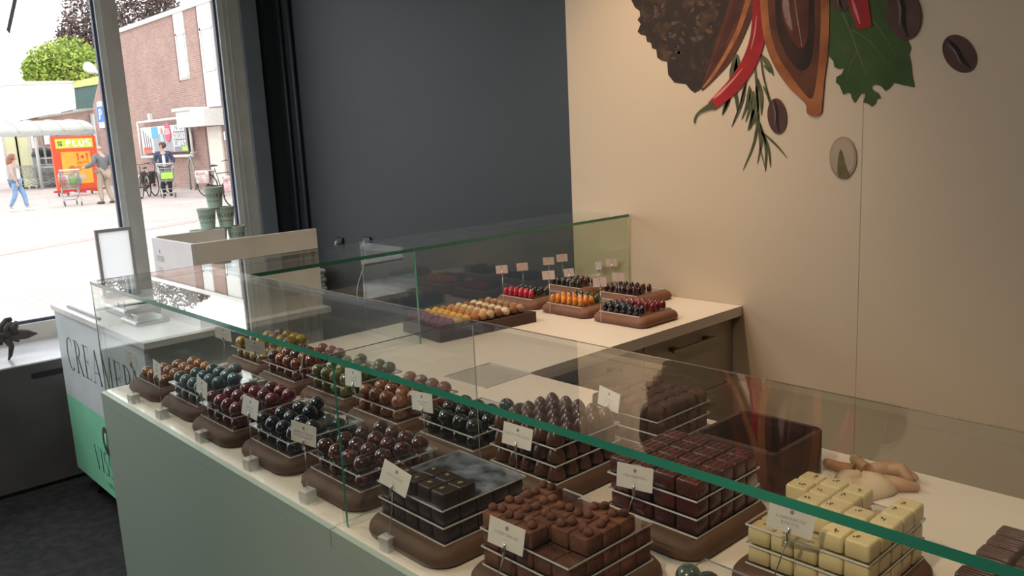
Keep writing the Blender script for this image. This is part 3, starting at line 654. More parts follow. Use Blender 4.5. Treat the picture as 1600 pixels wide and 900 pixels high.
# chocolate box without a lid
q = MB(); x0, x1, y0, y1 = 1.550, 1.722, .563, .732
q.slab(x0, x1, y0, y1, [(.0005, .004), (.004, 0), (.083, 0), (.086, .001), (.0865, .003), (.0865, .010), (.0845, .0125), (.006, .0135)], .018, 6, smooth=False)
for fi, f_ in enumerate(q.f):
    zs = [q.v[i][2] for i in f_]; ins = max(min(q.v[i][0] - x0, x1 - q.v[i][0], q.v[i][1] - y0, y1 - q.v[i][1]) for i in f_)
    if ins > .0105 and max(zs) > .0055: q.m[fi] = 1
cb = q.build('open_box', [mat('dark_brown_box', (.050, .021, .013), .6, var=(.036, .015, .010), scale=20, bump=.3, bscale=60), mat('box_inside_black', (.010, .006, .005), .9, spec=.1)]); tag(cb, 'empty dark chocolate brown open box behind the raspberry bars', 'box')  # second material: near-black on the inside faces only
# spare acrylic sheet
q = MB(); q.box((-.085, -.085, 0), (.085, .085, .003), 0, 1, 2)
o = q.build('acrylic_sheet', [ACR, AE], None, (.745, .755, .0005), (0, 0, .02)); tag(o, 'spare clear acrylic sheet lying flat on the bare counter', 'sheet')
# glove
gv = empty('used_glove', (1.80, .725, .0005), .1, 'crumpled cream glove with tan fingers lying on the counter', 'glove')
GLV = mat('glove_cream', (.62, .50, .34), .6, var=(.55, .42, .27), scale=12, bump=.4, bscale=18)
GLT = mat('glove_tan', (.46, .27, .14), .6, var=(.34, .17, .08), scale=30, bump=.4, bscale=30)
q = MB(); R = random.Random(4); rings = []
for k, (s_, z) in enumerate([(.96, 0), (1.0, .003), (.94, .010), (.80, .018), (.55, .024), (.25, .027), (.04, .0275)]):
    ring = []
    for j in range(28):
        a = 2 * PI * j / 28; rr = (1 + .08 * math.sin(3 * a + .6) + .05 * math.sin(5 * a + k * .4))
        ring.append((.052 * s_ * rr * math.cos(a), -.018 + .058 * s_ * rr * math.sin(a), z * (1 + .25 * math.sin(2 * a + 1)) ))
    rings.append(ring)
q.ring_stack(rings); q.build('palm', GLV, gv)
for pth, rr, m_ in (([(-.03, .03, .010), (-.055, .030, .011), (-.082, .036, .010)], [.012, .0095, .009], GLT), ([(-.01, .045, .012), (-.03, .062, .013), (-.045, .078, .012)], [.012, .010, .0105], GLT),
                    ([(.0, .03, .016), (.02, .058, .018), (.045, .062, .015), (.066, .052, .012)], [.014, .014, .011, .009], GLT), ([(.02, .05, .016), (.045, .055, .022), (.062, .042, .013)], [.010, .012, .009], GLT),
                    ([(.03, .01, .010), (.055, .012, .011), (.078, .022, .009)], [.014, .013, .008], GLT)):
    q = MB(); P0 = [Vector(p) for p in pth]; a, b = P0[-1], rr[-1]; d = (P0[-1] - P0[-2]).normalized()
    q.tube(P0 + [a + d * b * .6, a + d * b], rr + [b * .75, b * .2], 10); q.build('finger', m_, gv)

# ------------------------------------------------------------------ name cards on clear cubes
def card_stand(bx_, by_, cx, cy, cz, yaw, pitch, roll, label, lines=(), small=.3, w=.058, h=.040, cube=.024, z0=0.0005, group=None, grey=False, cm=None):
    t = empty('card_stand', (bx_, by_, z0), 0, label, 'card stand', group or 'name cards on clear cubes')
    if cube:
        q = MB(); c = cube / 2; q.slab(-c, c, -c, c, [(0, .0005), (.001, 0), (cube - .001, 0), (cube, .001)], .0015, 2, smooth=False); o = q.build('cube', FROST, t); o.rotation_euler = (0, 0, .12)
    n = Vector((math.sin(yaw), -math.cos(yaw), 0)); r = Vector((math.cos(yaw), math.sin(yaw), 0)); u = Vector((0, 0, 1))
    u2 = math.cos(pitch) * u - math.sin(pitch) * n
    rr = math.cos(roll) * r + math.sin(roll) * u2; uu = -math.sin(roll) * r + math.cos(roll) * u2; nn = rr.cross(uu)
    M = Matrix((rr, uu, nn)).transposed()
    c0 = Vector((cx - bx_, cy - by_, cz - z0))
    q = MB(); q.box((-w / 2, -h / 2, -.0003), (w / 2, h / 2, .0003)); cd = q.build('card', cm or CARD, t, c0, M.to_euler())
    bot = c0 - uu * (h / 2 - .004) - nn * .003
    base = Vector((0, 0, cube if cube else 0))
    q = MB(); q.tube([base - Vector((0, 0, .008 if cube else 0)), base * .4 + bot * .6 + Vector((0, 0, -.008)), bot - uu * .010], .0009, 5); q.build('stem', CHROME, t)
    q = MB(); q.tube([c0 - uu * (h / 2 + .012) + nn * .0, c0 - uu * (h / 2 + .002) + nn * .0025, c0 - uu * (h / 2 - .010) + nn * .0022], [.0016, .0026, .0012], 6); q.build('clip', CHROME, t)
    q = MB(); q.lathe([(.0026, 0), (.0026, .0002)], 12, sy=1.25); q.build('emblem', GREYINK, cd, (0, h * .28, .0004))
    for k, ln in enumerate(lines):
        lettering('lettering', ln, .0042, GREYINK, cd, (0, -h * .02 - k * .0072, .0002), (0, 0, 0), T=.16, t=.05, track=.28)
    if lines:
        q = MB(); q.box((-.004, 0, .0003), (.004, .0003, .0005)); q.build('small_rule', GREYINK, cd, (0, -h * .02 - len(lines) * .0072 + .001, 0))
    else:
        q = MB()
        for k, wd in enumerate((.026, .020)): q.box((-wd / 2, -.001 - k * .006, .0003), (wd / 2, .0006 - k * .006, .0005))
        q.build('small_print', mat('faint_ink', (.52, .50, .48), .8), cd)
    return t
for bx_, by_, a, lb, ln in [
 (.192, .000 + .013, (.194, .018, .122, .10, -.10, -.14), 'name card turned to its dark edge before the bronze domes, leftmost in the front row', ()),
 (.381, .016, (.379, .018, .123, -.055, .067, -.055), 'name card seen almost edge-on before the teal domes', ()),
 (.621, .016, (.623, .027, .123, -.008, .072, -.170), 'name card with faint grey print before the burgundy domes', ()),
 (.861, .016, (.860, .028, .128, .102, .186, -.081), 'name card with faint grey print before the blue black domes', ()),
 (1.092, .016, (1.082, .025, .126, .349, -.025, -.144), 'name card reading MAPLE SIROP ROZEMARIJN before the copper speckled domes', ('MAPLE SIROP', 'ROZEMARIJN')),
 (1.355, .014, (1.369, .026, .121, .251, .134, -.305), 'tilted name card reading PISTACHE before the dark cubes', ('PISTACHE',)),
 (1.600, .016, (1.624, .030, .109, .246, .041, -.152), 'name card reading COINTREAU before the hazelnut squares', ('COINTREAU',)),
 (1.88, .262, (1.915, .262, .142, .312, -.068, -.155), 'name card reading LIMBURGSE KOFFIE before the ivory squares', ('LIMBURGSE', 'KOFFIE')),
 (1.62, .270, (1.644, .280, .117, .353, -.010, -.071), 'name card reading FRAMBOOS before the raspberry flecked bars', ('FRAMBOOS',)),
 (1.375, .272, (1.384, .276, .122, .339, .052, -.148), 'name card reading SALTY PEANUT before the pointed cones', ('SALTY PEANUT',)),
 (1.365, .534, (1.367, .540, .118, -.072, .059, -.133), 'name card with faint grey print before the rough dark cubes', ()),
 (1.098, .280, (1.094, .284, .122, .167, .009, -.001), 'name card with faint grey print before the peach brown domes', ()),
 (.845, .284, (.841, .282, .126, .105, .128, .073), 'name card with faint grey print before the olive green domes', ()),
 (.603, .284, (.601, .286, .119, -.60, .161, .086), 'narrow turned name card before the orange brown domes', ()),
 (.348, .290, (.345, .288, .117, .558, -.283, -.213), 'name card leaning before the right side of the gold domes', ()),
 (.100, .300, (.107, .305, .115, .401, -.207, -.225), 'name card before the left side of the gold domes', ()),
]:
    card_stand(bx_, by_, *a, lb, ln)

# ------------------------------------------------------------------ side counter: egg pralines
def egg_src(m):
    q = MB(); q.lathe([(.0075, 0), (.0093, .005), (.0096, .011), (.0085, .019), (.0060, .0245), (.003, .0272), (.0006, .028)], 16); return q.build('egg_praline', m)
EG = {k: praline_mat('egg_' + k, a, b, scale=30, rough=.12, rnd=.12) for k, a, b in [
  ('red', (.55, .02, .05), (.45, .01, .04)), ('grey', (.035, .04, .035), (.02, .02, .018)), ('dgreen', (.03, .035, .018), (.015, .017, .01)), ('brown', (.085, .022, .015), (.05, .012, .01)),
  ('yellow', (.75, .30, .015), (.65, .20, .01)), ('orangered', (.60, .06, .01), (.72, .22, .01)), ('olive', (.055, .065, .02), (.035, .042, .012)), ('wine', (.06, .010, .014), (.03, .006, .009)), ('navy', (.010, .014, .024), (.006, .008, .014)), ('darkred', (.20, .012, .012), (.13, .008, .008))]}
LBOARD = mat('side_board_brown', (.20, .085, .045), .6, var=(.165, .068, .035), scale=14, bump=.3, bscale=90)
def eggs(xl, yf, rows, lab, bl, bd=True):
    lab2 = {(.555, 1.425): 'right plate nearest', (.305, 1.425): 'middle plate nearest', (.055, 1.425): 'left plate nearest', (.055, 1.685): 'left plate by wall', (.335, 1.685): 'right plate by wall'}[(xl, yf)]
    pw = .175
    x0 = xl; board(x0 - .022, x0 + pw + .03, yf - .02, yf + pw + .012, bl, .03, m=LBOARD)
    plate(x0, x0 + pw, yf, yf + pw - .004, BOARD_Z, 'clear acrylic plate on the side counter under the ' + lab)
    for j, (key, cnt, sh) in enumerate(rows):
        src = EGS.setdefault(key, None)
        for i in range(cnt):
            if EGS[key] is None: EGS[key] = o = egg_src(EG[key])
            else: o = EGS[key].copy(); C.objects.link(o)
            o.location = (x0 + .016 + (i + sh) * .0275, yf + .016 + j * .0275, BOARD_Z + .0035)
            nm = {'red': 'bright red', 'grey': 'dark grey', 'dgreen': 'dark green', 'brown': 'reddish brown', 'yellow': 'yellow', 'orangered': 'orange red', 'olive': 'olive green', 'wine': 'dark wine red', 'navy': 'navy black', 'darkred': 'deep red'}[key]
            tag(o, '%s egg praline, %s, %s' % (nm, lab2, where(i, j)), 'praline', '%s egg pralines, plate of %s' % (nm, lab))
EGS = {}
eggs(.555, 1.425, [('navy', 6, 0), ('navy', 6, 0), ('navy', 3, 0), ('darkred', 6, 0), ('darkred', 6, 0), ('darkred', 4, 2)], 'navy and deep red eggs', 'light brown board with navy and red eggs nearest the counter edge')
eggs(.305, 1.425, [('yellow', 6, 0), ('orangered', 6, 0), ('yellow', 6, 0), ('olive', 6, 0), ('olive', 5, .5)], 'yellow and olive eggs', 'light brown board with yellow and olive green eggs')
eggs(.055, 1.425, [('red', 6, 0), ('red', 5, 0), ('grey', 5, .5), ('grey', 6, 0)], 'bright red and grey eggs', 'light brown board with bright red and grey eggs')
eggs(.055, 1.685, [('dgreen', 6, 0), ('dgreen', 5, 0), ('brown', 5, .5), ('brown', 6, 0)], 'dark green and brown eggs', 'light brown board with dark green and brown eggs by the wall')
eggs(.335, 1.685, [('wine', 6, 0), ('wine', 6, 0), ('wine', 5, .5), ('wine', 6, 0)], 'wine red eggs', 'light brown board with dark wine red eggs by the wall')
k = 0
for (bx_, by_, u, v, yw, rl, lb) in [
  (.10, 1.395, 784, 421, .55, .12, 'pink-white card standing leftmost on the side counter, before the bright red eggs'),
  (.03, 1.640, 816, 417, .6, .14, 'pink-white card second from the left on the side counter'),
  (-.0, 1.82, 857, 408, .6, .10, 'pink-white card behind the grey eggs, left of the two nearest the dark wall'),
  (.02, 1.87, 878, 403, .6, .12, 'pink-white card at the edge of the mural wall, right of the two highest ones'),
  (.345, 1.395, 857, 430, .5, .14, 'pink-white card before the yellow eggs'),
  (.24, 1.62, 889, 426, .2, .3, 'pink-white card before the dark green eggs'),
  (.20, 1.86, 935, 415, -.3, .4, 'narrow turned pink-white card before the greenish end glass'),
  (.27, 1.87, 957, 410, .4, .12, 'pink-white card standing right of the narrow one, before the end glass'),
  (.590, 1.395, 937, 441, .5, .16, 'pink-white card before the navy eggs'),
  (.475, 1.625, 966, 433, .35, .03, 'pink-white card before the wine red eggs')]:
    p = at(u, v, 1, by_); bx2 = min(p.x, .75)
    if bx2 < .015: p = at(u, v, 0, .03); bx2 = .03; by_ = p.y
    card_stand(bx2, min(by_, 1.865), bx2, min(by_, 1.865), min(p.z, .15), yw, 0, rl * .5, lb, (), w=.046, h=.031, cube=0, group='pink-white cards on the side counter', cm=mat('pinkish_card', (.66, .50, .44), .6))

# ------------------------------------------------------------------ truffle tray
tb_rz = .10
tbm = empty('truffle_tray', (.255, 1.105, .0005), -tb_rz, 'dark brown tray block packed with rows of truffles on the side counter', 'tray')
q = MB(); q.slab(-.118, .118, -.195, .195, [(0, 0), (.034, 0), (.036, .001)], .002, 2, smooth=False); q.box((-.112, -.189, .036), (.112, .189, .0365))
q.build('tray_block', mat('tray_dark', (.075, .040, .028), .6, var=(.055, .028, .02), scale=12), tbm)
TRS = [('plum purple', 'purple', (.20, .028, .055), .7, 0), ('plum purple', 'purple', (.20, .028, .055), .7, 0), ('golden crumb-coated', 'gold', (.68, .38, .07), .8, 1), ('golden crumb-coated', 'gold', (.68, .38, .07), .8, 1),
       ('amber flake-coated', 'amber', (.42, .17, .06), .8, 1), ('nut-coated tan', 'tan', (.50, .28, .12), .8, 1), ('pale speckled', 'pale', (.62, .45, .24), .7, 1), ('milk brown', 'milk', (.24, .10, .04), .6, 0),
       ('cream white', 'cream', (.72, .58, .38), .5, 0), ('milk brown', 'milk', (.24, .10, .04), .6, 0), ('dusty beige', 'beige', (.42, .24, .13), .8, 1)]
TS = {}
for j, (nm, key, col, rg, bp) in enumerate(TRS):
    for i in range(6):
        if key not in TS:
            q = MB(); q.sphere((0, 0, 0), .0155, 16, 10)
            if bp: R = random.Random(j); q.v = [tuple(c * R.uniform(.93, 1.05) for c in v) for v in q.v]
            TS[key] = o = q.build('truffle', mat('truffle_' + key, col, rg, var=tuple(c * .65 for c in col), scale=90, bump=.8 if bp else .1, bscale=220, rnd=.12))
        else: o = TS[key].copy(); C.objects.link(o)
        lx = -.0925 + i * .037 * 1.0; ly = -.172 + j * .0318
        cx = tbm.location.x + math.cos(tb_rz) * lx + math.sin(tb_rz) * ly; cy = tbm.location.y - math.sin(tb_rz) * lx + math.cos(tb_rz) * ly
        o.location = (cx, cy, .0005 + .0366 + .0155); o.rotation_euler = (random.uniform(0, 3), random.uniform(0, 3), 0)
        o.rotation_euler = (0, 0, random.uniform(0, 6))
        tag(o, '%s truffle in the tray, row %s, ' % (nm, ['nearest the glass divider', 'second from the divider', 'third from the divider', 'fourth from the divider', 'fifth from the divider', 'sixth from the divider', 'seventh from the divider', 'fifth before the bare end', 'third before the bare end', 'second before the bare end', 'last before the bare end'][j]) + ('leftmost' if i == 0 else NTH[i] + ' from left'), 'truffle', 'truffles in row %d of the tray' % (j + 1))

# ------------------------------------------------------------------ printed mural on the cream wall (flat print)
mu = empty('wall_print', (.9, 1.8945, 1.0), 0, 'large wall print of cocoa pods, chilli, herbs and coffee beans on the cream wall', 'wall art')
def mp(X, Y, k): p = at(950 + X * .40625, Y * .40625, 1, 1.895); return (p.x - .9, -.0004 - .0005 * k, p.z - 1.0)
def mpoly(name, pts, k, m, parent=None):
    P = [mp(x, y, k) for x, y in pts]
    q = MB(); q.add(P, [tuple(range(len(P)))]); o = q.build(name, m, parent or mu)
    if (o.data.polygons[0].normal.y > 0): o.data.flip_normals()
    return o
def smooth(pts, n=6, closed=True):
    out = []; N = len(pts)
    for i in range(N if closed else N - 1):
        p0, p1, p2, p3 = [Vector(pts[(i + d) % N] if closed else pts[max(0, min(N - 1, i + d))]) for d in (-1, 0, 1, 2)]
        for t in range(n):
            t_ = t / n; out.append(tuple(.5 * ((2 * p1) + (-p0 + p2) * t_ + (2 * p0 - 5 * p1 + 4 * p2 - p3) * t_ ** 2 + (-p0 + 3 * p1 - 3 * p2 + p3) * t_ ** 3)))
    if not closed: out.append(tuple(pts[-1]))
    return out
def ribbon(path, widths, k, sm=True):
    P = smooth(path, 6, False) if sm else path; n = len(P); L = []; R = []
    for i, p in enumerate(P):
        p = Vector(p); d = Vector(P[min(i + 1, n - 1)]) - Vector(P[max(i - 1, 0)]); d.normalize(); t = i / (n - 1) * (len(widths) - 1); a = int(min(t, len(widths) - 2)); w_ = widths[a] + (widths[a + 1] - widths[a]) * (t - a)
        nn = Vector((-d.y, d.x)) * w_ / 2; L.append(tuple(p + nn)); R.append(tuple(p - nn))
    return L + R[::-1]
def strips(name, ribs, k, m, parent=None):
    q = MB()
    for r_ in ribs:
        n = len(r_) // 2; P = [mp(x, y, k) for x, y in r_]; fs = [(i, i + 1, 2 * n - 2 - i, 2 * n - 1 - i) for i in range(n - 1)]
        q.add(P, fs)
    o = q.build(name, m, parent or mu)
    if sum(f.normal.y for f in o.data.polygons) > 0: o.data.flip_normals()
    return o
def print_mat(name, c, var=None, scale=9, contrast=(.4, .62), det=5): return mat('print_' + name, c, .6, spec=.2, var=var, scale=scale, contrast=contrast, det=det)
# dark nibs cluster with a scalloped edge
out = [(90, 0), (105, 30), (122, 42), (124, 62), (114, 76), (126, 92), (114, 122), (128, 134), (146, 138), (150, 160), (166, 166), (170, 186), (186, 190), (190, 222), (208, 234), (228, 238), (232, 288), (256, 318), (300, 324), (318, 346), (334, 358), (352, 348), (372, 330), (440, 200), (520, 60), (560, -40), (600, -200), (520, -330), (380, -400), (240, -380), (130, -260), (80, -120)]
mpoly('cocoa_cluster', out, 0, print_mat('nibs', (.030, .020, .015), (.10, .055, .03), 28, (.5, .8)))
R = random.Random(11); rb = []
for k in range(90):
    x = R.uniform(150, 430); y = R.uniform(-150, 270)
    if x - 130 > 1.25 * (300 - y) + 40 or (x < 150 + y * .35): continue
    a = R.uniform(0, PI); r1 = R.uniform(5, 17); rb.append(ribbon([(x - r1 * math.cos(a), y - r1 * math.sin(a)), (x, y), (x + r1 * math.cos(a), y + r1 * math.sin(a))], [2, r1 * 1.1, 2], 1))
tag(strips('nib', rb[:len(rb) // 2], 1, print_mat('nib_light', (.12, .06, .03), (.06, .03, .018), 30)), kind='stuff'); tag(strips('nib', rb[len(rb) // 2:], 1, print_mat('nib_grey', (.065, .045, .04), (.10, .07, .06), 30)), kind='stuff')
# rosemary
GRN = print_mat('rosemary', (.10, .105, .05), (.05, .058, .028), 20)
st = [[(560, 180), (572, 330), (580, 450), (585, 560), (608, 655)], [(585, 180), (600, 300), (640, 430), (660, 470)], [(545, 200), (530, 330), (480, 480)]]
rb = [ribbon(s_, [8, 7, 4, 3], 1) for s_ in st]
for (x0, y0, x1, y1, w_) in [(490, 200, 440, 440, 34), (500, 210, 470, 380, 26), (530, 300, 476, 490, 14), (545, 330, 515, 460, 15), (550, 340, 530, 470, 14), (560, 350, 538, 505, 16), (570, 330, 565, 480, 14), (575, 300, 590, 445, 16), (590, 210, 638, 292, 20), (600, 250, 625, 280, 12), (598, 330, 622, 400, 10), (580, 440, 520, 655, 11), (585, 470, 575, 630, 12), (588, 480, 606, 660, 12), (592, 500, 626, 645, 11), (596, 510, 690, 608, 8), (560, 420, 545, 500, 16), (480, 330, 498, 430, 16), (470, 350, 440, 445, 14)]:
    mx2, my2 = (x0 + x1) / 2 + (y1 - y0) * .06, (y0 + y1) / 2; rb.append(ribbon([(x0, y0), (mx2, my2), (x1, y1)], [4, w_, w_ * .7, 1.5], 1))
strips('rosemary_sprig', rb, 2, GRN)
# left pod half
mpoly('cocoa_pod', smooth([(600, -260), (500, -150), (470, 0), (430, 120), (392, 240), (362, 338), (372, 342), (420, 296), (470, 240), (510, 170), (545, 90), (570, 20), (640, -120), (680, -240)], 4), 3, print_mat('pod_brown', (.105, .035, .02), (.07, .022, .014), 14))
strips('pod_rim', [ribbon([(600, -180), (548, -20), (505, 110), (455, 210), (400, 296), (366, 338)], [26, 20, 16, 12, 6], 4)], 4, print_mat('pod_rim', (.34, .14, .055), (.24, .08, .03), 20))
strips('pod_shade', [ribbon([(560, -160), (505, 0), (460, 120), (410, 240), (368, 325)], [40, 34, 26, 14, 3], 4)], 4, print_mat('pod_dark', (.055, .02, .014), (.075, .026, .018), 20))
# chilli
strips('chilli', [ribbon([(630, -120), (592, -20), (585, 60), (576, 150), (545, 240), (492, 320), (440, 372), (398, 410)], [40, 54, 56, 58, 58, 56, 48, 36], 5)], 5, print_mat('chilli', (.34, .018, .022), (.25, .014, .016), 10))
strips('chilli_gloss', [ribbon([(520, 262), (480, 310), (430, 360), (408, 378)], [2, 7, 11, 5], 6), ribbon([(574, 60), (566, 130), (552, 190)], [2, 6, 2], 6)], 6, print_mat('gloss_pink', (.62, .22, .18)))
strips('chilli_stalk', [ribbon([(412, 404), (388, 412), (352, 432), (336, 456), (336, 474)], [34, 22, 8, 6, 7], 6)], 6, print_mat('stalk_green', (.075, .08, .035)))
# coriander leaf
LEAF = print_mat('leaf', (.035, .070, .018), (.055, .10, .025), 8)
mpoly('herb_leaf', [(840, -60), (850, 215), (868, 236), (872, 258), (890, 266), (910, 262), (900, 284), (880, 296), (877, 316), (892, 330), (900, 350), (906, 364), (922, 356), (934, 360), (940, 380), (950, 396), (962, 376), (976, 358), (990, 362), (986, 384), (982, 394), (1000, 398), (1016, 410), (1030, 396), (1034, 380), (1050, 378), (1040, 358), (1022, 348), (1012, 334), (1028, 324), (1050, 330), (1068, 350), (1084, 338), (1100, 318), (1130, 326), (1180, 336), (1170, 290), (1166, 240), (1158, 210), (1166, 184), (1150, 150), (1140, 60), (1110, -60), (1040, -220), (900, -240)], 3, LEAF)
strips('leaf_vein', [ribbon([(890, 20), (930, 110), (970, 220), (1000, 300)], [10, 8, 5, 2], 4), ribbon([(930, 110), (1010, 160), (1070, 240)], [5, 4, 2], 4), ribbon([(1000, 60), (1060, 130), (1110, 220)], [6, 4, 2], 4), ribbon([(960, 200), (930, 260), (920, 310)], [5, 3, 1], 4)], 4, print_mat('vein', (.11, .14, .05)))
# centre pod
pod = smooth([(600, -300), (590, -120), (588, 0), (598, 120), (618, 200), (652, 272), (700, 338), (740, 376), (764, 404), (768, 436), (800, 448), (822, 432), (828, 380), (835, 300), (848, 200), (854, 60), (850, -100), (830, -280), (720, -380)], 4)
mpoly('cocoa_pod', pod, 7, print_mat('podrim_wide', (.36, .13, .045), (.24, .075, .03), 12))
mpoly('pod_inside', smooth([(640, -280), (622, -120), (618, 20), (630, 130), (660, 220), (706, 290), (750, 350), (784, 380), (800, 330), (812, 220), (820, 80), (814, -100), (790, -270), (720, -330)], 4), 8, print_mat('pod_in', (.075, .026, .015), (.13, .045, .02), 9))
mpoly('pod_hollow', smooth([(660, -200), (646, 0), (656, 120), (690, 210), (740, 270), (782, 240), (796, 100), (790, -80), (760, -220)], 4), 9, print_mat('pod_hollow', (.022, .012, .009), (.045, .02, .012), 12))
mpoly('pod_bean', smooth([(680, -150), (668, 0), (682, 90), (716, 160), (748, 186), (770, 150), (778, 40), (766, -110), (720, -200)], 4), 10, print_mat('pod_bean', (.10, .030, .018), (.07, .02, .013), 12))
strips('bean_gloss', [ribbon([(690, -60), (688, 20), (698, 80), (712, 118)], [10, 26, 22, 5], 11), ribbon([(716, -80), (726, 30), (742, 130), (750, 180)], [3, 5, 4, 2], 11)], 11, print_mat('gloss_mauve', (.30, .20, .19), (.22, .12, .11), 20))
# second chilli piece
strips('chilli', [ribbon([(935, -160), (950, -60), (968, 20), (990, 108)], [70, 78, 76, 56], 8)], 8, MATS['print_chilli'])
strips('chilli_gloss', [ribbon([(940, -10), (955, 40), (972, 92)], [4, 12, 4], 9)], 9, MATS['print_gloss_pink'])
# coffee beans
BEAN = print_mat('bean', (.075, .036, .030), (.10, .055, .045), 10); BSLOT = print_mat('bean_slot', (.016, .009, .008)); BLIT = print_mat('bean_light', (.20, .13, .12))
def bean(cx, cy, rx, ry, rot, k):
    ca, sa = math.cos(rot), math.sin(rot); T_ = lambda x, y: (cx + x * ca - y * sa, cy + x * sa + y * ca)
    b = mpoly('coffee_bean', [T_(rx * math.cos(t * PI / 20), ry * math.sin(t * PI / 20)) for t in range(40)], k, BEAN)
    strips('bean_slot', [ribbon([T_(-rx * .08, -ry * .92), T_(rx * .05, -ry * .3), T_(-rx * .04, ry * .3), T_(rx * .08, ry * .9)], [3, rx * .30, rx * .26, 3], k + 1)], k + 1, BSLOT)
    strips('bean_gloss', [ribbon([T_(-rx * .32, -ry * .75), T_(-rx * .16, -ry * .2), T_(-rx * .34, ry * .45)], [2, rx * .16, 2], k + 1)], k + 1, BLIT)
bean(1140, 55, 66, 100, -.12, 9); bean(1353, 207, 58, 80, -.62, 3); bean(652, 447, 37, 69, -.10, 4); bean(893, 0, 36, 48, -.3, 6)
# pale blurred pistachio
mpoly('pistachio_shell', [(905 + 53 * math.cos(t * PI / 20), 607 + 81 * math.sin(t * PI / 20)) for t in range(40)], 3, print_mat('shell', (.30, .22, .15), (.36, .27, .19), 14))
mpoly('pistachio_shell_light', [(905 + 45 * math.cos(t * PI / 20), 603 + 71 * math.sin(t * PI / 20)) for t in range(40)], 4, print_mat('shell_light', (.40, .32, .24), (.36, .29, .21), 14))
mpoly('pistachio_core', smooth([(893, 580), (884, 640), (888, 680), (908, 688), (932, 676), (918, 640), (903, 585)], 4), 5, print_mat('core', (.12, .10, .045), (.16, .12, .06), 30))

# ------------------------------------------------------------------ the square outside the window (rel. street level -0.9)
GZ = -.9
PAVE = brick('paving', (.52, .43, .40), (.44, .37, .34), (.36, .32, .30), 1, .21, .105, 'xy', .8, .012)
sbox('ground', (-110, -40, -1.1), (-2.53, 60, GZ), PAVE)
pa, pb_ = at(0, 397, 2, GZ), at(147, 372, 2, GZ)
d_ = (pb_ - pa).normalized(); nrm = Vector((-d_.y, d_.x, 0)) * .22
q = MB(); A_, B_ = pa - d_ * 14, pb_ + d_ * 20
q.add([tuple(A_ - nrm + Vector((0, 0, .004))), tuple(B_ - nrm + Vector((0, 0, .004))), tuple(B_ + nrm + Vector((0, 0, .004))), tuple(A_ + nrm + Vector((0, 0, .004)))], [(0, 1, 2, 3)])
struct(q.build('trim_3', mat('pink_paving_band', (.45, .30, .28), .8)))

BRK = brick('facade_brick', (.40, .235, .20), (.30, .175, .15), (.42, .36, .32), 1, .22, .068, 'xz')
BRKY = brick('wing_brick', (.42, .25, .21), (.33, .19, .16), (.42, .36, .32), 1, .22, .068, 'yz')
WCL = mat('white_cladding', (.72, .72, .68), .5); WGL = mat('window_reflecting', (.42, .47, .50), .05, spec=1.0)
FY_ = 12.0
bl = empty('brick_building', (-30, FY_, GZ), 0, 'tall reddish brick building with narrow white window strips across the square', 'building')
def fx(u, v, y=FY_): p = at(u, v, 1, y); return p.x + 30, p.z - GZ
# brick wall with a slanting left end
tl = fx(169, 62); bl_ = fx(145, 165); top = 5.36 - GZ + .0
outl = [(8, 0), (8, top), (tl[0] + .6, top), (tl[0], tl[1]), bl_, (bl_[0] - .0, 0)]
q = MB(); n = len(outl); q.add([(x, 0, z) for x, z in outl] + [(x, 5, z) for x, z in outl], [tuple(range(n))[::-1], tuple(range(n, 2 * n))] + [(i, (i + 1) % n, (i + 1) % n + n, i + n) for i in range(n)])
fw = q.build('facade_wall', BRK, bl)
q = MB(); q.box((tl[0] + .4, -.08, top), (8, 5, top + .16)); q.build('roof_trim', WCL, bl)
def strip(u0, u1, zb, zt, g0, g1, name='window_strip'):
    x0 = fx(u0, 100)[0]; x1 = fx(u1, 100)[0]
    q = MB(); q.box((x0, -.03, zb), (x1, .0, zt)); s_ = q.build(name, WCL, bl)
    q = MB(); q.box((x0 + .22, -.05, g0), (x1 - .08, -.031, g1)); pn = q.build('pane', WGL, s_)
    q = MB(); q.box((x0 + .12, -.07, g0 - .06), (x0 + .22, -.031, g1 + .08)); q.box((x0 + .12, -.07, g1), (x1, -.031, g1 + .08)); q.box((x0 + .12, -.09, g0 - .08), (x1, -.031, g0)); q.build('frame', GREYFR, s_)
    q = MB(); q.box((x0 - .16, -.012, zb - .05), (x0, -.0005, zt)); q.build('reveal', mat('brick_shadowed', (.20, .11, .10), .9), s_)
strip(279.5, 295, fx(292, 124)[1], top - .0, fx(292, 118)[1], fx(286, 54)[1]); strip(317.5, 339, fx(337, 166)[1], top, fx(337, 106)[1], fx(325, 45)[1])
x0 = fx(305, 180)[0]; x1 = fx(350, 180)[0]
q = MB(); q.box((x0, -.7, fx(330, 197)[1]), (x1, .0, fx(330, 171)[1])); q.box((x0 - .1, -.8, fx(330, 171)[1]), (x1 - 1.1, .0, fx(330, 171)[1] + .10)); q.build('porch_box', WCL, bl)
q = MB(); x0 = fx(331, 250)[0]; x1 = fx(352, 250)[0]; q.box((x0, -.06, 0.0), (x1, 0, fx(340, 197)[1])); dd = q.build('door', mat('outer_door_cream', (.74, .70, .62), .5), bl)
q = MB(); q.box((x0 - .25, -.02, 0), (x0, 0, fx(340, 197)[1])); q.build('door_reveal', MATS['brick_shadowed'], bl)
for u, v in ((237, 183), (357, 212)):
    xx, zz = fx(u, v); q = MB(); q.box((xx - .1, -.12, zz - .14), (xx + .1, 0, zz + .14)); q.build('wall_lamp', WCL, bl)

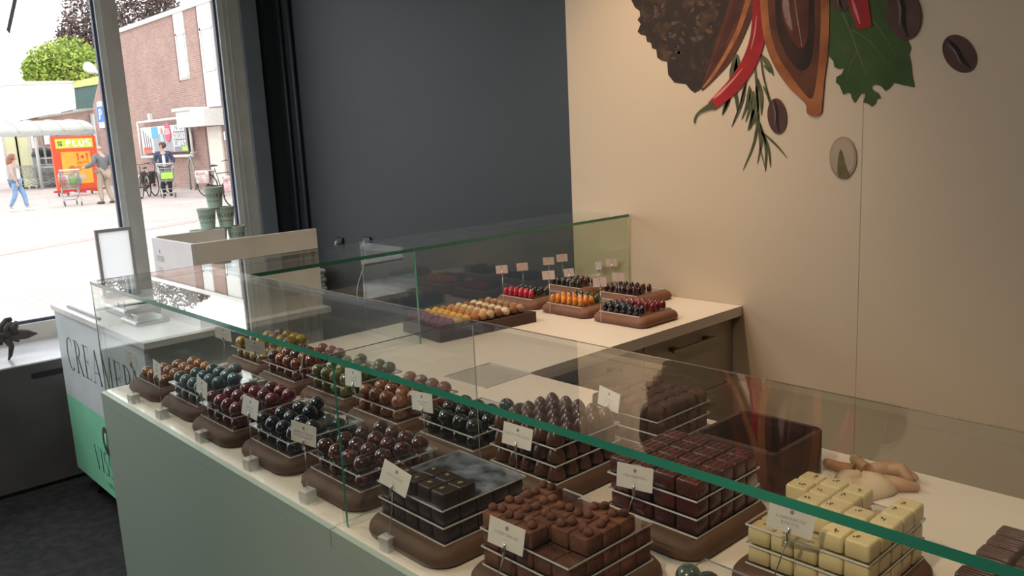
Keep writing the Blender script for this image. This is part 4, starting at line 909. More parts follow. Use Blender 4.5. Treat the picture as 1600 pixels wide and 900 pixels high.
# advertising banner
xb0, zb1 = fx(225, 192); xb1, _ = fx(305, 181); zb0 = fx(232, 245)[1]; zb1 = fx(265, 187)[1]
bn = empty('advert_banner', (-30 + (xb0 + xb1) / 2, FY_ - .25, GZ + zb0), 0, 'advertising banner in a white tube frame on the brick facade', 'banner')
W2 = (xb1 - xb0) / 2; HB = zb1 - zb0
q = MB(); q.tube([(-W2, 0, 0), (W2, 0, 0)], .05, 8); q.tube([(-W2, 0, HB), (W2, 0, HB)], .05, 8); q.tube([(-W2, 0, 0), (-W2, 0, HB)], .05, 8); q.tube([(W2, 0, 0), (W2, 0, HB)], .05, 8)
for sx in (-W2 + .2, W2 - .2):
    for sz in (0.1, HB - .1): q.tube([(sx, 0, sz), (sx, .24, sz)], .03, 6)
q.build('frame', WCL, bn)
bw, b0, b1 = W2 - .28, .16, HB - .22
def bp(name, x0, x1, z0, z1, m, k=0):
    q = MB(); q.box((-bw + x0 * 2 * bw, -.02 - .006 * k, b0 + z0 * (b1 - b0)), (-bw + x1 * 2 * bw, .0, b0 + z1 * (b1 - b0))); return q.build(name, m, bn)
bp('sheet', 0, 1, 0, 1, mat('banner_white', (.78, .76, .76), .6)); bp('grey_field', .27, .70, .0, .72, mat('banner_grey', (.34, .34, .36), .6), 1); bp('text_field', .72, 1, 0, 1, mat('banner_dark', (.24, .24, .27), .6), 1)
bp('blue_box', .25, .40, .55, .98, mat('banner_blue', (.10, .38, .68), .6), 2); bp('green_box', .88, .99, .03, .22, mat('banner_green', (.40, .62, .12), .6), 2)
bp('red_shelf', .02, .22, .0, .22, mat('banner_red', (.62, .16, .12), .6), 1); bp('red_base', .38, .70, .0, .05, MATS['banner_red'], 2)
q = MB(); q.lathe([(.36, 0), (.36, .02)], 24, sx=.8); q.build('red_disc', mat('banner_disc', (.70, .10, .16), .6), bn, (-bw + .62 * 2 * bw, -.035, b0 + .75 * (b1 - b0)), FY)
for k in range(4):
    q = MB(); xx = -bw + (.05 + k * .05) * 2 * bw; q.add([(xx, -.03, b0 + .9 * (b1 - b0) - k * .1), (xx + .07, -.03, b0 + .88 * (b1 - b0) - k * .1), (xx + .16, -.03, b0 + .10), (xx + .08, -.03, b0 + .12)], [(0, 3, 2, 1)]); q.build('knife_print', mat('banner_knife', (.10, .09, .10), .5), bn)
q = MB(); q.lathe([(.10, 0), (.10, .02)], 14, sy=1.2); q.build('face_print', mat('banner_skin', (.55, .36, .28), .6), bn, (-bw + .48 * 2 * bw, -.036, b0 + .83 * (b1 - b0)), FY)
q = MB(); xx = -bw + .48 * 2 * bw; q.add([(xx - .14, -.036, b0 + .72 * (b1 - b0)), (xx + .14, -.036, b0 + .72 * (b1 - b0)), (xx + .26, -.036, b0 + .05), (xx - .22, -.036, b0 + .05)], [(0, 3, 2, 1)]); q.build('cook_print', mat('banner_cloth', (.42, .52, .56), .6), bn)
for ln, zz, hh in (('SPAR VOOR', .84, .17), ('KEUKEN', .56, .20), ('MESSEN', .28, .20)):
    bp('word_plate', .73, .96, zz - .08, zz + .15, MATS['banner_white'], 2)
    lettering('lettering', ln, hh, INK, bn, (-bw + .845 * 2 * bw, -.034, b0 + (zz - .05) * (b1 - b0)), FY, T=.2, t=.08, serif=False, wx=.9 if len(ln) < 8 else .62, track=.14)
lettering('lettering', '35%', .2, MATS['banner_white'], bn, (-bw + .62 * 2 * bw, -.058, b0 + .68 * (b1 - b0)), FY, T=.2, t=.14, serif=False, track=.1)

# parking sign, lamp
pg = at(161, 180, 1, FY_ - .1); ps = empty('parking_sign', (pg.x, FY_ - .15, GZ + 2.2), 0, 'blue and white parking sign on the brick gable left of the window mullion', 'sign')
za = at(161, 200, 1, FY_ - .1).z - GZ - 2.2; zt_ = at(161, 158, 1, FY_ - .1).z - GZ - 2.2; hs = zt_ - za
q = MB(); q.box((-.42, -.04, za), (.42, .0, za + hs * .22)); q.box((-.36, -.04, zt_ - hs * .20), (.36, .0, zt_)); q.box((-.5, -.05, za + hs * .21), (.5, -.001, za + hs * .82)); q.box((-.3, -.001, za + .1), (.3, .149, za + .2)); q.build('backing', WCL, ps)
q = MB(); q.box((-.46, -.056, za + hs * .22), (.46, -.05, za + hs * .81)); q.build('blue_plate', mat('sign_blue', (.03, .18, .52), .4), ps)
lettering('lettering', 'P', hs * .38, WCL, ps, (0, -.058, za + hs * .32), FY, T=.2, t=.17, serif=False, wx=1.5)
lp = at(158, 116, 1, 11.2); la = empty('gable_lamp', (lp.x, 11.9, lp.z), 0, 'white street lamp head on an arm at the brick gable', 'lamp')
lq = at(135, 103, 1, 11.2) - Vector((lp.x, 11.9, lp.z)); lr = at(150, 112, 1, 11.2) - Vector((lp.x, 11.9, lp.z))
q = MB(); q.tube([(0.3, .09, -.1), tuple(at(158, 116, 1, 11.2) - Vector((lp.x, 11.9, lp.z))), tuple(lr)], .05, 8); q.build('arm', GREYFR, la)
q = MB(); q.tube([tuple(lr), tuple((lr * .6 + lq * .4)), tuple(lq * .8 + lr * .2), tuple(lq)], [.07, .20, .22, .10], 10); q.build('lamp_head', mat('lamp_opal', (.70, .66, .62), .3), la)

# low wing left of the gable: brick ground floor, white box above, green panel
wg = empty('market_wing', (-46, 10.5, GZ), 0, 'low brick wing with white cladding box above it, left of the gable', 'building')
def wpt(u, v, x=-46): p = at(u, v, 0, x); return p.y - 10.5, p.z - GZ
def wquad(name, pts, m, x0=0, dx=-1.5):
    P = [wpt(*p) for p in pts]; n = len(P)
    q = MB(); q.add([(x0, a, b) for a, b in P] + [(x0 + dx, a, b) for a, b in P], [tuple(range(n))[::-1], tuple(range(n, 2 * n))] + [(i, (i + 1) % n, (i + 1) % n + n, i + n) for i in range(n)])
    return q.build(name, m, wg)
zb_ = 0.0
def w_y(u): return wpt(u, 200)[0]
P_ = [(w_y(30), 0), (w_y(176), 0), (w_y(176), wpt(150, 168)[1]), (w_y(30), wpt(45, 186)[1])]
q = MB(); q.add([(0, a, b) for a, b in P_] + [(-1.5, a, b) for a, b in P_], [(3, 2, 1, 0), (4, 5, 6, 7)] + [(i, (i + 1) % 4, (i + 1) % 4 + 4, i + 4) for i in range(4)]); q.build('ground_floor_wall', BRKY, wg)
wquad('white_box', [(6, 134), (112, 129), (116, 171), (14, 192)], mat('cladding_pale', (.78, .78, .74), .6), .35)
wquad('green_panel', [(111, 139), (156, 132), (156, 166), (116, 172)], mat('panel_green', (.07, .13, .12), .5), .3)
wquad('green_roof_edge', [(111, 129), (156, 118), (156, 131.5), (111, 138.5)], mat('roof_lime', (.55, .58, .22), .7), .4)
wquad('box_coping', [(4, 128), (112, 127), (112, 130), (4, 134.5)], GREYFR, .4)
wquad('coping', [(60, 182), (150, 167), (150, 170.5), (60, 185.5)], WCL, .06)
py_, pz_ = wpt(143, 178)
q = MB(); q.tube([(.12, py_, 0), (.12, py_, pz_)], .13, 10); q.build('downpipe', mat('zinc', (.42, .43, .42), .4), wg)
for u0, u1, v0, v1 in ((50, 56, 205, 232), (68, 76, 204, 226)):
    a, b = wpt(u0, v1), wpt(u1, v0); q = MB(); q.box((.0, a[0], a[1]), (.05, b[0], b[1])); q.build('window_frame', WCL, wg)
# shop-front glass with posters at the far left, pale building beyond
pf = empty('shop_entrance', (-44, 8.9, GZ), 0, 'glazed shop entrance with pale yellow posters at the far left', 'shopfront')
for k, (u0, u1) in enumerate(((4, 22), (25, 43))):
    p0, p1 = at(u0, 213, 0, -44), at(u1, 213, 0, -44); zt_ = p0.z - GZ
    q = MB(); q.box((0, p0.y - 8.9, .0), (.06, p1.y - 8.9, zt_)); g_ = q.build('glass_door', mat('poster_yellow', (.76, .74, .38), .5, var=(.78, .78, .66), scale=.8), pf)
    q = MB(); q.box((-.02, p0.y - 8.98, 0), (.1, p0.y - 8.9, zt_)); q.box((-.02, p1.y - 8.9, 0), (.1, p1.y - 8.82, zt_)); q.box((-.02, p0.y - 8.9, zt_), (.1, p1.y - 8.9, zt_ + .1)); q.build('frame', GREYFR, g_)
far = empty('pale_building', (-52, 6.5, GZ), 0, 'pale rendered building with a grey plinth at the left edge of the view', 'building')
q = MB(); q.box((-3, -9, 1.9), (0, 3.3, 5.4)); q.build('upper_wall', mat('pale_render', (.70, .69, .65), .7), far)
q = MB(); q.box((-3, -9, 0), (0, 3.3, 1.89)); q.build('plinth', mat('grey_plinth', (.26, .26, .28), .7), far)

# trolley shelter with a curved translucent roof
sh = empty('trolley_shelter', (-41, 10.0, GZ), 0, 'trolley shelter with a curved pale roof beside the brick wing', 'shelter')
SX = -41; TUBE = mat('shelter_tube', (.45, .46, .44), .4)
def sp(u, v, x=SX): p = at(u, v, 0, x); return p.y - 10.0, p.z - GZ
ya, za_ = sp(-20, 212); ymid, zm = sp(50, 205); yb, zb2 = sp(131, 203)
q = MB(); n = 10; zlow = sp(60, 209)[1]
for side in range(n):
    a0, a1 = side / n * PI / 2, (side + 1) / n * PI / 2
    z0_, z1_ = zlow + .62 * math.sin(a0), zlow + .62 * math.sin(a1); xx0, xx1 = 1.6 - 2.9 * (1 - math.cos(a0)), 1.6 - 2.9 * (1 - math.cos(a1))
    q.add([(xx0, ya, z0_), (xx0, yb, z0_), (xx1, yb, z1_), (xx1, ya, z1_), (xx0, ya, z0_ - .03), (xx0, yb, z0_ - .03), (xx1, yb, z1_ - .03), (xx1, ya, z1_ - .03)], [(0, 1, 2, 3), (7, 6, 5, 4), (1, 5, 6, 2), (0, 3, 7, 4)])
q.build('roof', mat('shelter_roof', (.40, .40, .35), .4), sh)
q = MB(); k = ya
while k < yb + .1:
    q.tube([(1.6 - 2.9 * (1 - math.cos(a)), k, zlow + .02 + .62 * math.sin(a)) for a in [i / 8 * PI / 2 for i in range(9)]], .03, 6); k += .9
q.build('roof_rib', TUBE, sh)
q = MB(); q.box((1.55, ya, zlow - .12), (1.68, yb, zlow + .02)); q.build('gutter', TUBE, sh)
for u in (45, 82, 105, 129):
    y_ = sp(u, 250)[0]
    xx = 1.6 if u in (45, 129) else -1.1
    q = MB(); q.tube([(xx, y_, 0), (xx, y_, zlow)], .07 if u in (45, 129) else .05, 8); q.build('post', TUBE, sh)
for zz in (.95, 1.35):
    q = MB(); q.tube([(1.5, sp(45, 250)[0], zz), (1.5, sp(100, 250)[0], zz)], .035, 6); q.build('rail', TUBE, sh)

# shopping trolley
WIRE = mat('trolley_wire', (.42, .43, .42), .3, metal=.6); HANDLE = mat('trolley_handle', (.62, .58, .55), .5)
def trolley(loc, rz, label, group=None, detail=True, load=False, hand=HANDLE):
    t = empty('shopping_trolley', loc, rz, label, 'trolley', group)      # local: handle at -y side... pushes towards +y
    q = MB(); T0 = [(-.26, -.38, 1.0), (.26, -.38, 1.0), (.20, .48, .92), (-.20, .48, .92)]; B0 = [(-.22, -.30, .50), (.22, -.30, .50), (.15, .42, .56), (-.15, .42, .56)]
    def L(a, b, t_): return tuple(a[i] + (b[i] - a[i]) * t_ for i in range(3))
    for i in range(4):
        a, b, c, d = T0[i], T0[(i + 1) % 4], B0[i], B0[(i + 1) % 4]
        q.tube([a, b], .012, 5); q.tube([c, d], .010, 5)
        nn = 9 if detail else 5
        for k in range(nn + 1): q.tube([L(a, b, k / nn), L(c, d, k / nn)], .0045, 4)
        for k in range(1, 5): q.tube([L(a, c, k / 5), L(b, d, k / 5)], .0045, 4)
    for k in range(8): q.tube([L(B0[0], B0[3], k / 7), L(B0[1], B0[2], k / 7)], .0045, 4)
    q.build('basket', WIRE, t)
    q = MB()
    for sx in (-.23, .23):
        q.tube([(sx, -.45, 1.04), (sx, -.36, .95), (sx * .95, -.22, .48), (sx, .05, .30), (sx * .8, .42, .16)], .014, 6)
        q.tube([(sx * .9, .30, .52), (sx, -.0, .30), (sx, -.36, .16)], .014, 6)
    q.tube([(-.22, .10, .27), (.22, .10, .27)], .012, 5); q.tube([(-.18, .42, .16), (.18, .42, .16)], .012, 5); q.build('frame', WIRE, t)
    q = MB(); q.tube([(-.27, -.46, 1.05), (.27, -.46, 1.05)], .022, 8); q.build('handle', hand, t)
    for sx, sy in ((-.22, -.38), (.22, -.38), (-.17, .42), (.17, .42)):
        q = MB(); q.tube([(sx - .015, sy, .065), (sx + .015, sy, .065)], .062, 12); q.build('wheel', mat('trolley_tyre', (.10, .10, .10), .6), t)
    if load:
        q = MB(); q.box((-.17, .39, .62), (.17, .47, .86)) if False else q.box((-.17, .49, .60), (.17, .50, .80)); q.build('front_sign', mat('lime_sign', (.36, .62, .08), .5), t)
    return t
tA = trolley((-40.0, 8.6, GZ), 1.35, 'shopping trolley in the nested row, seen end-on nearest the shelter post', 'nested shopping trolleys under the shelter', detail=False)
tk = kids(tA); pT = at(48, 285, 0, -40); k = 0
for row, (u0, cnt, xx) in enumerate(((46, 6, -40.6), (84, 5, -41.6))):
    for i in range(cnt):
        p = at(u0, 280, 0, xx)
        o = tA if k == 0 else copy_tree(tA, None, tk)
        o.location = (xx + (-.02), p.y + i * .30, GZ); o.rotation_euler = (0, 0, -PI / 2 + .9)
        o['label'] = 'shopping trolley in the %s nested row under the shelter, %s in the row' % (('left', 'right')[row], ('leftmost', 'second', 'third', 'fourth', 'fifth', 'last')[i]); k += 1
bin_ = empty('waste_bin', (-42.5, at(68, 250, 0, -42.5).y, GZ + 0.0), 0, 'dark bin with a rounded lid standing behind the shelter rails', 'bin')
q = MB(); q.slab(-.35, .35, -.4, .4, [(.05, .05), (1.45, 0)], .06, 3); q.build('body', mat('bin_grey', (.16, .17, .17), .6), bin_)
q = MB(); q.slab(-.38, .38, -.43, .43, [(1.45, 0), (1.62, .04), (1.78, .16), (1.84, .3)], .08, 3); q.build('lid', mat('bin_lid', (.035, .04, .045), .5), bin_)

# orange-red advertising board
ORG = mat('sign_orange', (.72, .085, .03), .45); YEL = mat('sign_lime', (.62, .66, .05), .5)
def adboard(loc, rz, W, H, label, poster=True):
    s = empty('advert_board', loc, rz, label, 'sign')       # front faces +x local, width along y
    q = MB(); q.slab(-W / 2, W / 2, 0.22, H, [(-.06, 0), (.06, 0)], .02, 3, smooth=False); q.v = [(z, x, y) for x, y, z in q.v]; q.build('board', ORG, s)
    q = MB()
    for sy in (-W * .38, 0, W * .38): q.box((-.45, sy - .04, .10), (.45, sy + .04, .16))
    q.box((-.06, -W / 2 - .12, .15), (.06, W / 2 + .12, .22)); q.build('foot', mat('sign_foot_red', (.50, .05, .05), .5), s)
    for sy in (-W * .38, W * .38):
        for sx in (-.4, .4):
            q = MB(); q.tube([(sx, sy - .02, .05), (sx, sy + .02, .05)], .05, 10); q.build('wheel', MATS['trolley_tyre'], s)
    if poster:
        q = MB(); q.box((.061, -W * .42, H - .42), (.075, W * .42, H - .08)); q.build('header', YEL, s)
        lettering('lettering', 'PLUS', .22, mat('sign_white', (.80, .80, .78), .5), s, (.082, W * .09, H - .36), FX(), T=.27, t=.23, serif=False, wx=1.15, track=.16)
        for dy, dz, c in ((-.03, .05, (.45, .10, .03)), (.05, .05, (.10, .30, .10)), (-.03, -.04, (.12, .35, .08)), (.05, -.04, (.06, .08, .30))):
            q = MB(); q.sphere((.078, -W * .33 + dy, H - .25 + dz), .042, 10, 6, sx=.15); q.build('emblem_dot', mat('dot_%.2f_%.2f' % c[:2], c, .5), s)
        q = MB(); q.box((.061, -W * .33, .42), (.072, W * .33, H - .55)); q.build('poster', mat('poster_amber', (.78, .42, .05), .5, var=(.72, .34, .04), scale=3), s)
        lettering('lettering', '1+1', .24, ORG, s, (.079, W * .14, H - .86), FX(), T=.2, t=.16, serif=False, wx=1.1)
        lettering('lettering', 'GRATIS', .085, ORG, s, (.079, W * .14, H - .99), FX(), T=.2, t=.14, serif=False, wx=1.1)
        for yy, zz, rr, c in ((-.18, .95, .13, (.55, .16, .04)), (.05, .98, .10, (.62, .22, .05)), (-.28, .68, .12, (.40, .22, .06)), (-.1, .62, .10, (.18, .35, .08)), (.15, .66, .12, (.60, .45, .30))):
            q = MB(); q.lathe([(rr, 0), (rr, .004)], 14); q.build('food_print', mat('food_%.2f' % c[0], c, .6), s, (.074, yy, zz), FX())
        q = MB(); q.box((.061, -W * .46, .62), (.075, -W * .43, .80)); q.build('latch', MATS['sign_white'], s)
    return s
pS0, pS1 = at(98, 305, 2, GZ), at(157, 300, 2, GZ)
adboard((-31.0, 8.62, GZ), .12, 1.55, 2.12, 'orange-red advertising board with a lime header and amber poster on wheels', True)
rs_ = at(373, 337, 2, GZ); adboard((rs_.x + .1, rs_.y + .32, GZ), .60, .80, 1.55, 'narrow orange board at the right edge of the window, half hidden by the frame', False)

# people
def skin_mesh(name, J, E_, m, parent, sub=1):
    me = bpy.data.meshes.new(name); ks = list(J); me.from_pydata([J[k][0] for k in ks], [(ks.index(a), ks.index(b)) for a, b in E_], [])
    o = bpy.data.objects.new(name, me); C.objects.link(o); md = o.modifiers.new('s', 'SKIN'); md.use_smooth_shade = True
    for i, k in enumerate(ks):
        r = J[k][1]; r = r if isinstance(r, tuple) else (r, r); me.skin_vertices[0].data[i].radius = r
    me.skin_vertices[0].data[0].use_root = True
    ss = o.modifiers.new('u', 'SUBSURF'); ss.levels = sub; ss.render_levels = sub
    dg = bpy.context.evaluated_depsgraph_get(); nm = bpy.data.meshes.new_from_object(o.evaluated_get(dg)); bpy.data.objects.remove(o)
    nm.materials.clear(); nm.materials.append(m)
    o = bpy.data.objects.new(name, nm); C.objects.link(o); o.parent = parent
    return o
SKIN = mat('skin_tone', (.52, .32, .24), .55)
def person(loc, rz, hgt, label, top, sleeves, legs, shoes, hair, J2, headturn=0, hairstyle='short', shirt=None, female=False):
    """local frame: facing -y, x = own left side to the viewer's right; J2 overrides joints"""
    p = empty('person', loc, rz, label, 'person')
    s = hgt / 1.72; sw = .165 if female else .19
    J = {'pel': ((0, 0, .93), .13), 'spi': ((0, .0, 1.12), .12), 'che': ((0, .0, 1.32), (.15, .115)), 'nec': ((0, -.01, 1.46), .05), 'hea': ((0, -.02, 1.53), .055), 'hed': ((0, -.03, 1.62), .085), 'top': ((0, -.02, 1.69), .06),
         'shL': ((sw, 0, 1.40), .055), 'elL': ((sw + .05, .02, 1.12), .042), 'wrL': ((sw + .06, -.06, .88), .028), 'haL': ((sw + .06, -.08, .80), .032),
         'shR': ((-sw, 0, 1.40), .055), 'elR': ((-sw - .05, .02, 1.12), .042), 'wrR': ((-sw - .06, -.06, .88), .028), 'haR': ((-sw - .06, -.08, .80), .032),
         'hiL': ((.095, 0, .88), .085), 'knL': ((.10, -.02, .48), .06), 'anL': ((.10, .02, .09), .04), 'toL': ((.11, -.12, .04), .035),
         'hiR': ((-.095, 0, .88), .085), 'knR': ((-.10, -.02, .48), .06), 'anR': ((-.10, .02, .09), .04), 'toR': ((-.11, -.12, .04), .035)}
    for k, v in J2.items(): J[k] = (v, J[k][1])
    hand_e = []
    for sd in 'LR':
        h = Vector(J['ha' + sd][0]); w_ = Vector(J['wr' + sd][0]); d = (h - w_).normalized(); side = Vector((0, 1, 0)) if abs(d.y) < .7 else Vector((1, 0, 0))
        side = (side - d * side.dot(d)).normalized()
        for k in range(4):
            b = h + side * (.03 - .02 * k) + d * .02; J['f%s%d' % (sd, k)] = (tuple(b), .010); J['g%s%d' % (sd, k)] = (tuple(b + d * (.045 + .012 * (k in (1, 2)))), .008); hand_e += [('ha' + sd, 'f%s%d' % (sd, k)), ('f%s%d' % (sd, k), 'g%s%d' % (sd, k))]
        J['t' + sd] = (tuple(h + side * .045 - d * .005), .010); J['u' + sd] = (tuple(h + side * .06 + d * .03), .008); hand_e += [('ha' + sd, 't' + sd), ('t' + sd, 'u' + sd)]
    E_ = [('pel', 'spi'), ('spi', 'che'), ('che', 'nec'), ('nec', 'hea'), ('hea', 'hed'), ('hed', 'top')]
    for sd in 'LR': E_ += [('che', 'sh' + sd), ('sh' + sd, 'el' + sd), ('el' + sd, 'wr' + sd), ('wr' + sd, 'ha' + sd), ('pel', 'hi' + sd), ('hi' + sd, 'kn' + sd), ('kn' + sd, 'an' + sd), ('an' + sd, 'to' + sd)]
    hx = Matrix.Rotation(headturn, 3, 'Z')
    J['nos'] = (tuple(Vector(J['hed'][0]) + hx @ Vector((0, -.095, -.01))), .013); E_.append(('hed', 'nos'))
    body = skin_mesh('body', {k: J[k] for k in J}, E_ + hand_e, SKIN, p)
    def sub(name, keys, edges, dr, m, over=None):
        JJ = {k: (J[k][0], tuple(x + dr for x in (J[k][1] if isinstance(J[k][1], tuple) else (J[k][1],) * 2))) for k in keys}
        if over: JJ.update(over)
        return skin_mesh(name, JJ, edges, m, p)
    Jb = J
    sub('trousers', ['pel', 'hiL', 'knL', 'anL', 'hiR', 'knR', 'anR'], [('pel', 'hiL'), ('hiL', 'knL'), ('knL', 'anL'), ('pel', 'hiR'), ('hiR', 'knR'), ('knR', 'anR')], .018, legs)
    hem = (J['pel'][0][0], J['pel'][0][1], .90)
    if shirt:
        fw = .055 if female else .045; wd = .125 if female else .07
        sub('shirt', ['pel', 'spi', 'che'], [('pel', 'spi'), ('spi', 'che')], .0, shirt, {'pel': ((hem[0], hem[1] - fw, .93), (wd, .12)), 'spi': ((J['spi'][0][0], J['spi'][0][1] - fw, J['spi'][0][2]), (wd, .12)), 'che': ((J['che'][0][0], J['che'][0][1] - fw, J['che'][0][2] + .03), (wd, .115))})
    ov = {'pel': (hem, (.165, .14))}
    ke = [('spi', 'che'), ('pel', 'spi'), ('che', 'shL'), ('shL', 'elL'), ('elL', 'wrL'), ('che', 'shR'), ('shR', 'elR'), ('elR', 'wrR')]
    jk = sub('jacket' if shirt else 'jacket', ['pel', 'spi', 'che', 'shL', 'elL', 'wrL', 'shR', 'elR', 'wrR'], ke, .028, top, ov)
    for sd in 'LR':
        a, t = Vector(J['an' + sd][0]), Vector(J['to' + sd][0]); q = MB(); d = (t - a); d.z = 0; d.normalize(); a0 = Vector((a.x, a.y, .045)) - d * .05
        q.tube([a0, a0 + d * .08, a0 + d * .17 - Vector((0, 0, .008)), a0 + d * .25 - Vector((0, 0, .018))], [.04, .05, .045, .022], 8); q.build('shoe', shoes, p)
    hc = Vector(J['hed'][0])
    q = MB(); R = random.Random(1)
    if hair:
        q.sphere((0, .018, .035), .118, 14, 9, sz=.95)
        if hairstyle == 'long':
            q.tube([(0, .06, .06), (0, .10, -.04), (.0, .11, -.16), (0, .10, -.26)], [.08, .095, .085, .03], 10)
        q.v = [v for v in q.v]
        o = q.build('hair', hair, p, hc, (0, 0, headturn))
        for v in o.data.vertices:                       # clear the face
            if v.co.y < -.045 and v.co.z < .07: v.co.y = -.045
    else:
        q.lathe([(.080, -.02), (.092, 0), (.094, .02), (.084, .035)], 14, (0, .012, -.03)); o = q.build('hair', mat('hair_grey', (.35, .31, .29), .8), p, hc, (0, 0, headturn))
        for v in o.data.vertices:
            if v.co.y < .0: v.co.y = .0
    for sx in (-.032, .032):
        q = MB(); q.sphere((sx, -.088, .012), .010, 8, 5); q.build('eye', mat('eye_dark', (.05, .035, .03), .3), p, hc, (0, 0, headturn))
    q = MB(); q.tube([(-.022, -.088, -.045), (0, -.094, -.047), (.022, -.088, -.045)], [.003, .006, .003], 6); q.build('mouth', mat('lips', (.42, .16, .14), .5), p, hc, (0, 0, headturn))
    p.scale = (s, s, s)
    return p
def face(dx, dy): return math.atan2(dy, dx) + PI / 2
JN = mat('jeans_blue', (.16, .27, .42), .8, var=(.22, .34, .50), scale=12)
person((-24.4, 5.15, GZ), face(.55, .85), 1.56, 'person in a white top, beige cardigan and blue jeans walking at the left', mat('cardigan_beige', (.42, .32, .27), .8), None, JN, mat('white_shoe', (.75, .75, .75), .6), mat('hair_auburn', (.26, .10, .06), .6), {
  'knL': (.10, -.16, .50), 'anL': (.09, -.20, .10), 'toL': (.09, -.34, .05), 'knR': (-.10, .02, .48), 'anR': (-.09, .22, .14), 'toR': (-.10, .10, .05), 'elL': (.22, .10, 1.14), 'wrL': (.24, .10, .90), 'haL': (.24, .08, .82), 'elR': (-.22, -.02, 1.12), 'wrR': (-.22, -.12, .90), 'haR': (-.22, -.14, .82)}, .25, 'long', mat('white_top', (.78, .76, .76), .8), True)
person((-24.3, 7.46, GZ), face(-.93, -.37), 1.74, 'person with a bald head, grey jacket and khaki trousers pushing a trolley, seen from behind', mat('jacket_grey', (.135, .14, .15), .8), None, mat('khaki', (.36, .29, .22), .85), mat('brown_shoe', (.07, .045, .035), .6), None, {
  'knL': (.13, -.06, .48), 'anL': (.15, .0, .09), 'toL': (.17, -.13, .04), 'anR': (-.12, .10, .09), 'toR': (-.15, -.02, .04), 'elL': (.30, -.02, 1.16), 'wrL': (.34, -.30, 1.08), 'haL': (.34, -.39, 1.06), 'elR': (-.30, -.02, 1.16), 'wrR': (-.16, -.30, 1.08), 'haR': (-.14, -.39, 1.06)}, 0, 'bald', None)
tr1 = trolley((-24.9, 6.66, GZ), face(-.93, -.37) + PI - .55, 'shopping trolley with goods pushed by the person in the grey jacket', detail=True)
q = MB(); R = random.Random(9)
for k, (c, sx, sy, hh) in enumerate((((.60, .60, .62), -.08, -.1, .30), ((.20, .36, .08), .08, .1, .25), ((.50, .16, .12), .06, -.2, .28), ((.20, .28, .40), -.06, .25, .22))):
    q = MB(); q.slab(-.07, .07, -.1, .1, [(0, .01), (hh, 0), (hh + .02, .03)], .03, 3); o = q.build('grocery_bag', mat('goods_%d' % k, c, .6), None, (tr1.location.x + sx, tr1.location.y + sy, GZ + .575 - .0)); tag(o, ['white packet in the trolley of the grey-jacketed person', 'green packet in the trolley of the grey-jacketed person', 'red packet in the trolley of the grey-jacketed person', 'blue packet in the trolley of the grey-jacketed person'][k], 'packet', 'goods in the trolley')
person((-25.5, 9.72, GZ), face(.95, -.32), 1.70, 'person in a navy blazer and white shirt pushing a trolley, head turned aside', mat('blazer_navy', (.03, .05, .10), .7), None, mat('trousers_dark', (.02, .022, .03), .8), mat('black_shoe', (.02, .02, .02), .5), mat('hair_brown', (.10, .05, .035), .6), {
  'elL': (.30, -.02, 1.14), 'wrL': (.24, -.28, 1.06), 'haL': (.23, -.37, 1.05), 'elR': (-.30, -.02, 1.14), 'wrR': (-.24, -.28, 1.06), 'haR': (-.23, -.37, 1.05)}, -.9, 'short', mat('white_shirt', (.75, .75, .76), .8))
tr2 = trolley((-24.62, 9.42, GZ), face(.95, -.32) + PI, 'shopping trolley with lime green signs pushed by the person in the blazer', detail=True, load=True)

